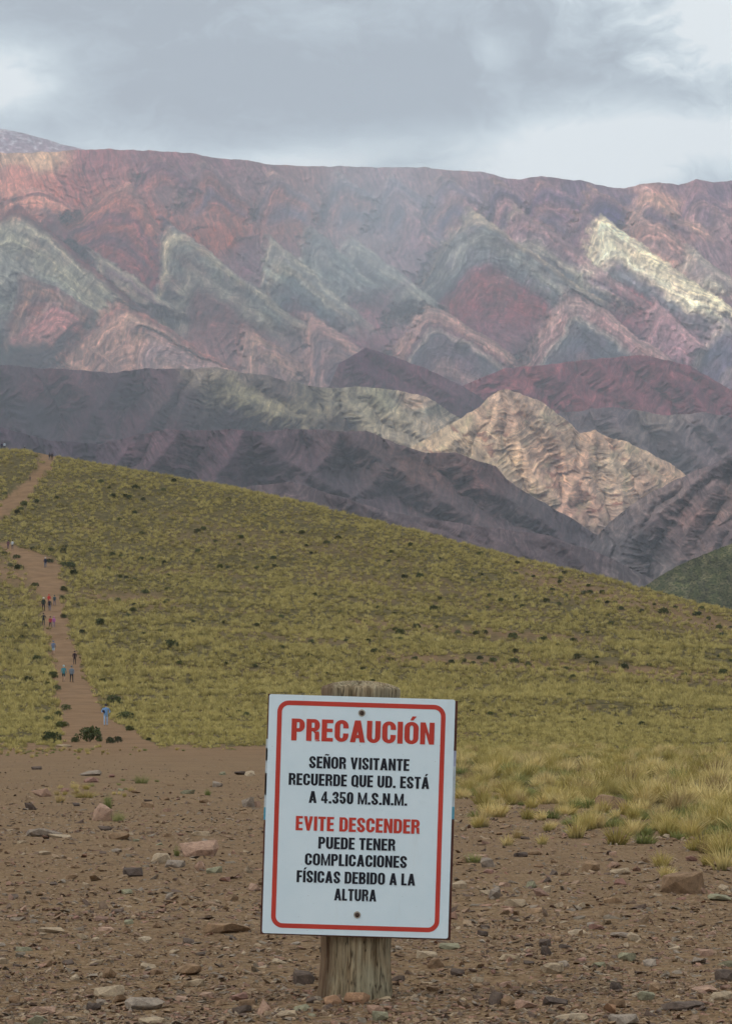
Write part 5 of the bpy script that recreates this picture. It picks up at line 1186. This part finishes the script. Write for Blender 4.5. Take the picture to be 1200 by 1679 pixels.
back = slab([(-HW - .006, -HH - .004), (HW + .008, -HH - .005), (HW + .0085, HH - .004), (-HW - .004, HH + .001)], .002, .020)
back_o = link('board', back, brown_e, root)
def on_face(o): 
    o.location = BC - root.location; o.rotation_euler = (0, R(TILT), 0)
on_face(back_o)
face = slab(rounded_rect(HW, HH, .007), -.0012, .0016); fo = link('sign_face', face, white_m, back_o)
ring_o = rounded_rect(275.5 * SC / 2, 373 * SC / 2, 19 * SC); ring_i = rounded_rect(275.5 * SC / 2 - 7.6 * SC, 373 * SC / 2 - 7.6 * SC, 11.4 * SC)
me = bpy.data.meshes.new('border'); n = len(ring_o)
co = [(x, -.0018, z) for x, z in ring_o] + [(x, -.0018, z) for x, z in ring_i]; me.from_pydata(co, [], [(i, (i + 1) % n, n + (i + 1) % n, n + i)[::1] for i in range(n)])
bo = link('border', me, red_m, back_o); bo.location = (-.5 * SC, 0, 0)
# scraps of an older print showing at the edges of the board
def scrap(x0, x1, z0, z1, col_):
    me = bpy.data.meshes.new('old_print_scrap'); me.from_pydata([(x0, -.0003, z0), (x1, -.0003, z0), (x1, -.0003, z1), (x0, -.0003, z1)], [], [(0, 1, 2, 3)]); link('old_print_scrap', me, plain('old_print', col_, .6, .2, 20), back_o).location = (0, .0018, 0)
scrap(-HW - .0058, -HW, .02, .24, (.55, .60, .62)); scrap(-HW - .0058, -HW, .06, .13, (.62, .30, .32)); scrap(-HW - .0062, -HW, -.02, .02, (.10, .34, .46)); scrap(-HW - .0055, -HW, .17, .21, (.60, .55, .14))
scrap(HW, HW + .0083, .04, .17, (.50, .55, .58)); scrap(HW, HW + .0082, .0, .04, (.12, .36, .48)); scrap(HW, HW + .0083, .17, .22, (.38, .40, .52))
def screw(x, z):
    bm = bmesh.new(); bmesh.ops.create_uvsphere(bm, u_segments=16, v_segments=8, radius=.0075); bmesh.ops.scale(bm, vec=(1, .5, 1), verts=bm.verts); me = bpy.data.meshes.new('screw'); bm.to_mesh(me); bm.free()
    o = link('screw', me, plain('rusty_screw', (.07, .045, .035), .6), back_o); o.location = (x, -.003, z)
    bm = bmesh.new(); bmesh.ops.create_circle(bm, cap_ends=True, radius=.0115, segments=20); bmesh.ops.rotate(bm, matrix=Matrix.Rotation(R(90), 3, 'X'), verts=bm.verts); me = bpy.data.meshes.new('rust_ring'); bm.to_mesh(me); bm.free()
    q = link('rust_ring', me, plain('rust_stain', (.42, .38, .32), .7, .3, 90), o); q.location = (0, .0009, 0)
screw(0, 169.5 * SC); screw(2.5 * SC, -161.5 * SC)
# -- lettering: a bold condensed grotesque made of stems and bowls. Units: cap height 1
T_ = .232          # stem width
def glyphs():
    G = {}
    def rect(x0, y0, x1, y1): return [(x0, y0), (x1, y0), (x1, y1), (x0, y1)]
    def para(p, q, w_): return [(p[0], p[1]), (p[0] + w_, p[1]), (q[0] + w_, q[1]), (q[0], q[1])]
    def bowl(cx, cy, rx, ry, a0, a1, tx=T_, ty=.165, n=9):
        P_ = [(cx + rx * math.cos(R(a0 + (a1 - a0) * i / n)), cy + ry * math.sin(R(a0 + (a1 - a0) * i / n))) for i in range(n + 1)]
        Q = [(cx + (rx - tx) * math.cos(R(a0 + (a1 - a0) * i / n)), cy + (ry - ty) * math.sin(R(a0 + (a1 - a0) * i / n))) for i in range(n + 1)]
        return [[P_[i], P_[i + 1], Q[i + 1], Q[i]] for i in range(n)]
    h = .165; W = .60
    def ring(x0, x1, y0, y1, sides='all', ry=.28):
        cx = (x0 + x1) / 2; rx = (x1 - x0) / 2; out = bowl(cx, y1 - ry, rx, ry, 0, 180) + bowl(cx, y0 + ry, rx, ry, 180, 360)
        return out + [rect(x0, y0 + ry, x0 + T_, y1 - ry), rect(x1 - T_, y0 + ry, x1, y1 - ry)]
    def dbowl(x0, x1, y0, y1, ry):     # right-hand bowl of P, R, B, D from the stem at x0
        cx = x1 - ry * .9; rx = ry * .9
        return bowl(cx, y1 - ry, rx, ry, 0, 90) + bowl(cx, y0 + ry, rx, ry, 270, 360) + [rect(x0, y1 - h, cx, y1), rect(x0, y0, cx, y0 + h)] + ([rect(x1 - T_, y0 + ry, x1, y1 - ry)] if y1 - y0 > 2 * ry + .001 else [])
    G['I'] = (T_, [rect(0, 0, T_, 1)])
    G['L'] = (.47, [rect(0, 0, T_, 1), rect(T_, 0, .47, h)])
    G['E'] = (.50, [rect(0, 0, T_, 1), rect(T_, 0, .50, h), rect(T_, 1 - h, .50, 1), rect(T_, .43, .47, .43 + h)])
    G['F'] = (.48, [rect(0, 0, T_, 1), rect(T_, 1 - h, .48, 1), rect(T_, .42, .45, .42 + h)])
    G['T'] = (.54, [rect(.27 - T_ / 2, 0, .27 + T_ / 2, 1 - h), rect(0, 1 - h, .54, 1)])
    G['P'] = (.58, [rect(0, 0, T_, 1)] + dbowl(T_, .58, .40, 1, .28))
    G['R'] = (.60, [rect(0, 0, T_, 1)] + dbowl(T_, .59, .44, 1, .27) + [[(.385, .02), (.385, .0), (.60, .0), (.595, .06)], rect(.375, .06, .575, .34), [(.375, .34), (.575, .34), (.55, .44), (.30, .44)]])
    G['D'] = (.60, [rect(0, 0, T_, 1)] + dbowl(T_, .60, 0, 1, .30))
    G['B'] = (.60, [rect(0, 0, T_, 1)] + dbowl(T_, .60, 0, .545, .27) + dbowl(T_, .575, .46, 1, .27))
    G['C'] = (.60, bowl(.30, .72, .30, .28, 0, 180) + bowl(.30, .28, .30, .28, 180, 360) + [rect(0, .28, T_, .72), rect(.60 - T_, .62, .60, .72), rect(.60 - T_, .28, .60, .39)])
    G['O'] = (.62, ring(0, .62, -.01, 1.01)); G['Q'] = (.62, ring(0, .62, -.01, 1.01) + [[(.33, .16), (.43, .26), (.64, .0), (.52, -.08)]])
    G['U'] = (.60, [rect(0, .28, T_, 1), rect(.60 - T_, .28, .60, 1)] + bowl(.30, .28, .30, .29, 180, 360))
    G['N'] = (.62, [rect(0, 0, T_ - .01, 1), rect(.62 - T_ + .01, 0, .62, 1), [(T_ - .01, 1), (T_ - .01, .56), (.62 - T_ + .01, 0), (.62 - T_ + .01, .44)]])
    G['M'] = (.78, [rect(0, 0, .175, 1), rect(.605, 0, .78, 1), [(.175, 1), (.175, .62), (.325, 0), (.39, 0), (.39, .30)], [(.605, 1), (.39, .30), (.39, 0), (.455, 0), (.605, .62)]])
    G['A'] = (.66, [para((0, 0), (.205, 1), T_), [(.66 - T_, 0), (.66, 0), (.455, 1), (.25, 1)], rect(.17, .19, .49, .19 + .15)])
    G['V'] = (.64, [[(.0, 1), (T_, 1), (.40, 0), (.22, 0)], [(.64 - T_, 1), (.64, 1), (.42, 0), (.24, 0)]])
    def S_(): 
        return bowl(.29, .74, .29, .27, 0, 180) + bowl(.29, .26, .29, .27, 180, 360) + [rect(.58 - T_, .66, .58, .74), rect(0, .26, T_, .35), rect(0, .68, T_, .74), rect(.58 - T_, .22, .58, .27),
                [(0, .68), (T_, .68), (.30, .56), (.12, .48)], [(.12, .48), (.30, .56), (.58, .27), (.58 - T_, .27)], [(.30, .56), (.46, .47), (.58, .27), (.35, .40)]]
    G['S'] = (.58, S_())
    G['.'] = (T_, [rect(0, 0, T_, .19)])
    G['0'] = (.55, ring(0, .55, -.01, 1.01, ry=.27))
    G['4'] = (.58, [rect(.28, 0, .28 + .19, 1), rect(0, .20, .28, .35), rect(.47, .20, .57, .35), [(0, .35), (.15, .35), (.28, .72), (.28, 1)]])
    G['3'] = (.54, bowl(.27, .74, .27, .27, -62, 180) + bowl(.27, .26, .27, .27, -180, 62) + [rect(0, .68, .19, .74), rect(0, .26, .19, .33), rect(.17, .44, .40, .57)])
    G['5'] = (.54, bowl(.27, .31, .27, .32, -180, 115) + [rect(0, .28, .19, .34), rect(.02, .46, .19, 1), rect(.19, .84, .50, 1)])
    G[' '] = (.24, [])
    acc = [[(.24, 1.07), (.37, 1.07), (.52, 1.26), (.33, 1.26)]]
    for a_, b_ in (('Á', 'A'), ('Í', 'I'), ('Ó', 'O')):
        w_, p = G[b_]; dx_ = {'A': .03, 'I': -.2, 'O': .0}[b_]; G[a_] = (w_, p + [[(x + dx_, y) for x, y in acc[0]]])
    w_, p = G['N']; G['Ñ'] = (w_, p + [[(.14, 1.08), (.14, 1.18), (.26, 1.24), (.27, 1.13)], [(.27, 1.13), (.26, 1.24), (.37, 1.19), (.36, 1.08)], [(.36, 1.08), (.37, 1.19), (.48, 1.23), (.48, 1.13)]])
    return G
G = glyphs()
def text_line(txt, cxp, cyp, capp, wpp, mt, name='lettering'):
    gap_ = .07; tot = sum(G[ch_][0] for ch_ in txt) + gap_ * (len(txt) - 1)
    # photograph point of the line's middle -> board coordinates
    dx_, dz_ = (cxp - 588) * SC, -(cyp - 1338.5) * SC; a = R(TILT); lx = dx_ * math.cos(a) - dz_ * math.sin(a); lz = dx_ * math.sin(a) + dz_ * math.cos(a)
    sx = wpp * SC / tot; sz_ = capp * SC; co = []; fs = []; X_ = -tot / 2; k = 0
    for ch_ in txt:
        w_, polys = G[ch_]
        for p in polys:
            b0 = len(co); k += 1; ar = sum(p[i][0] * p[(i + 1) % len(p)][1] - p[(i + 1) % len(p)][0] * p[i][1] for i in range(len(p)))
            co += [(lx + (X_ + x) * sx, -.00185 - (k % 40) * 1.5e-5, lz + (y - .5) * sz_) for x, y in p]; f = list(range(b0, b0 + len(p))); fs.append(f if ar > 0 else f[::-1])
        X_ += w_ + gap_
    me = bpy.data.meshes.new(name); me.from_pydata(co, [], fs); return link(name, me, mt, back_o)
text_line('PRECAUCIÓN', 595, 1199.5, 36, 234, red_m, 'headline')
text_line('SEÑOR VISITANTE', 589, 1252, 19.5, 164, black_m)
text_line('RECUERDE QUE UD. ESTÁ', 588.5, 1280.5, 19.5, 230, black_m)
text_line('A 4.350 M.S.N.M.', 587, 1309, 19.5, 161, black_m)
text_line('EVITE DESCENDER', 586.5, 1352.5, 23.5, 203, red_m)
text_line('PUEDE TENER', 585, 1383.5, 19.5, 126, black_m)
text_line('COMPLICACIONES', 583.5, 1411, 19.5, 167, black_m)
text_line('FÍSICAS DEBIDO A LA', 583.5, 1439.5, 19.5, 194, black_m)
text_line('ALTURA', 582.5, 1467.5, 19.5, 69, black_m)
print('done', time.time() - T0)
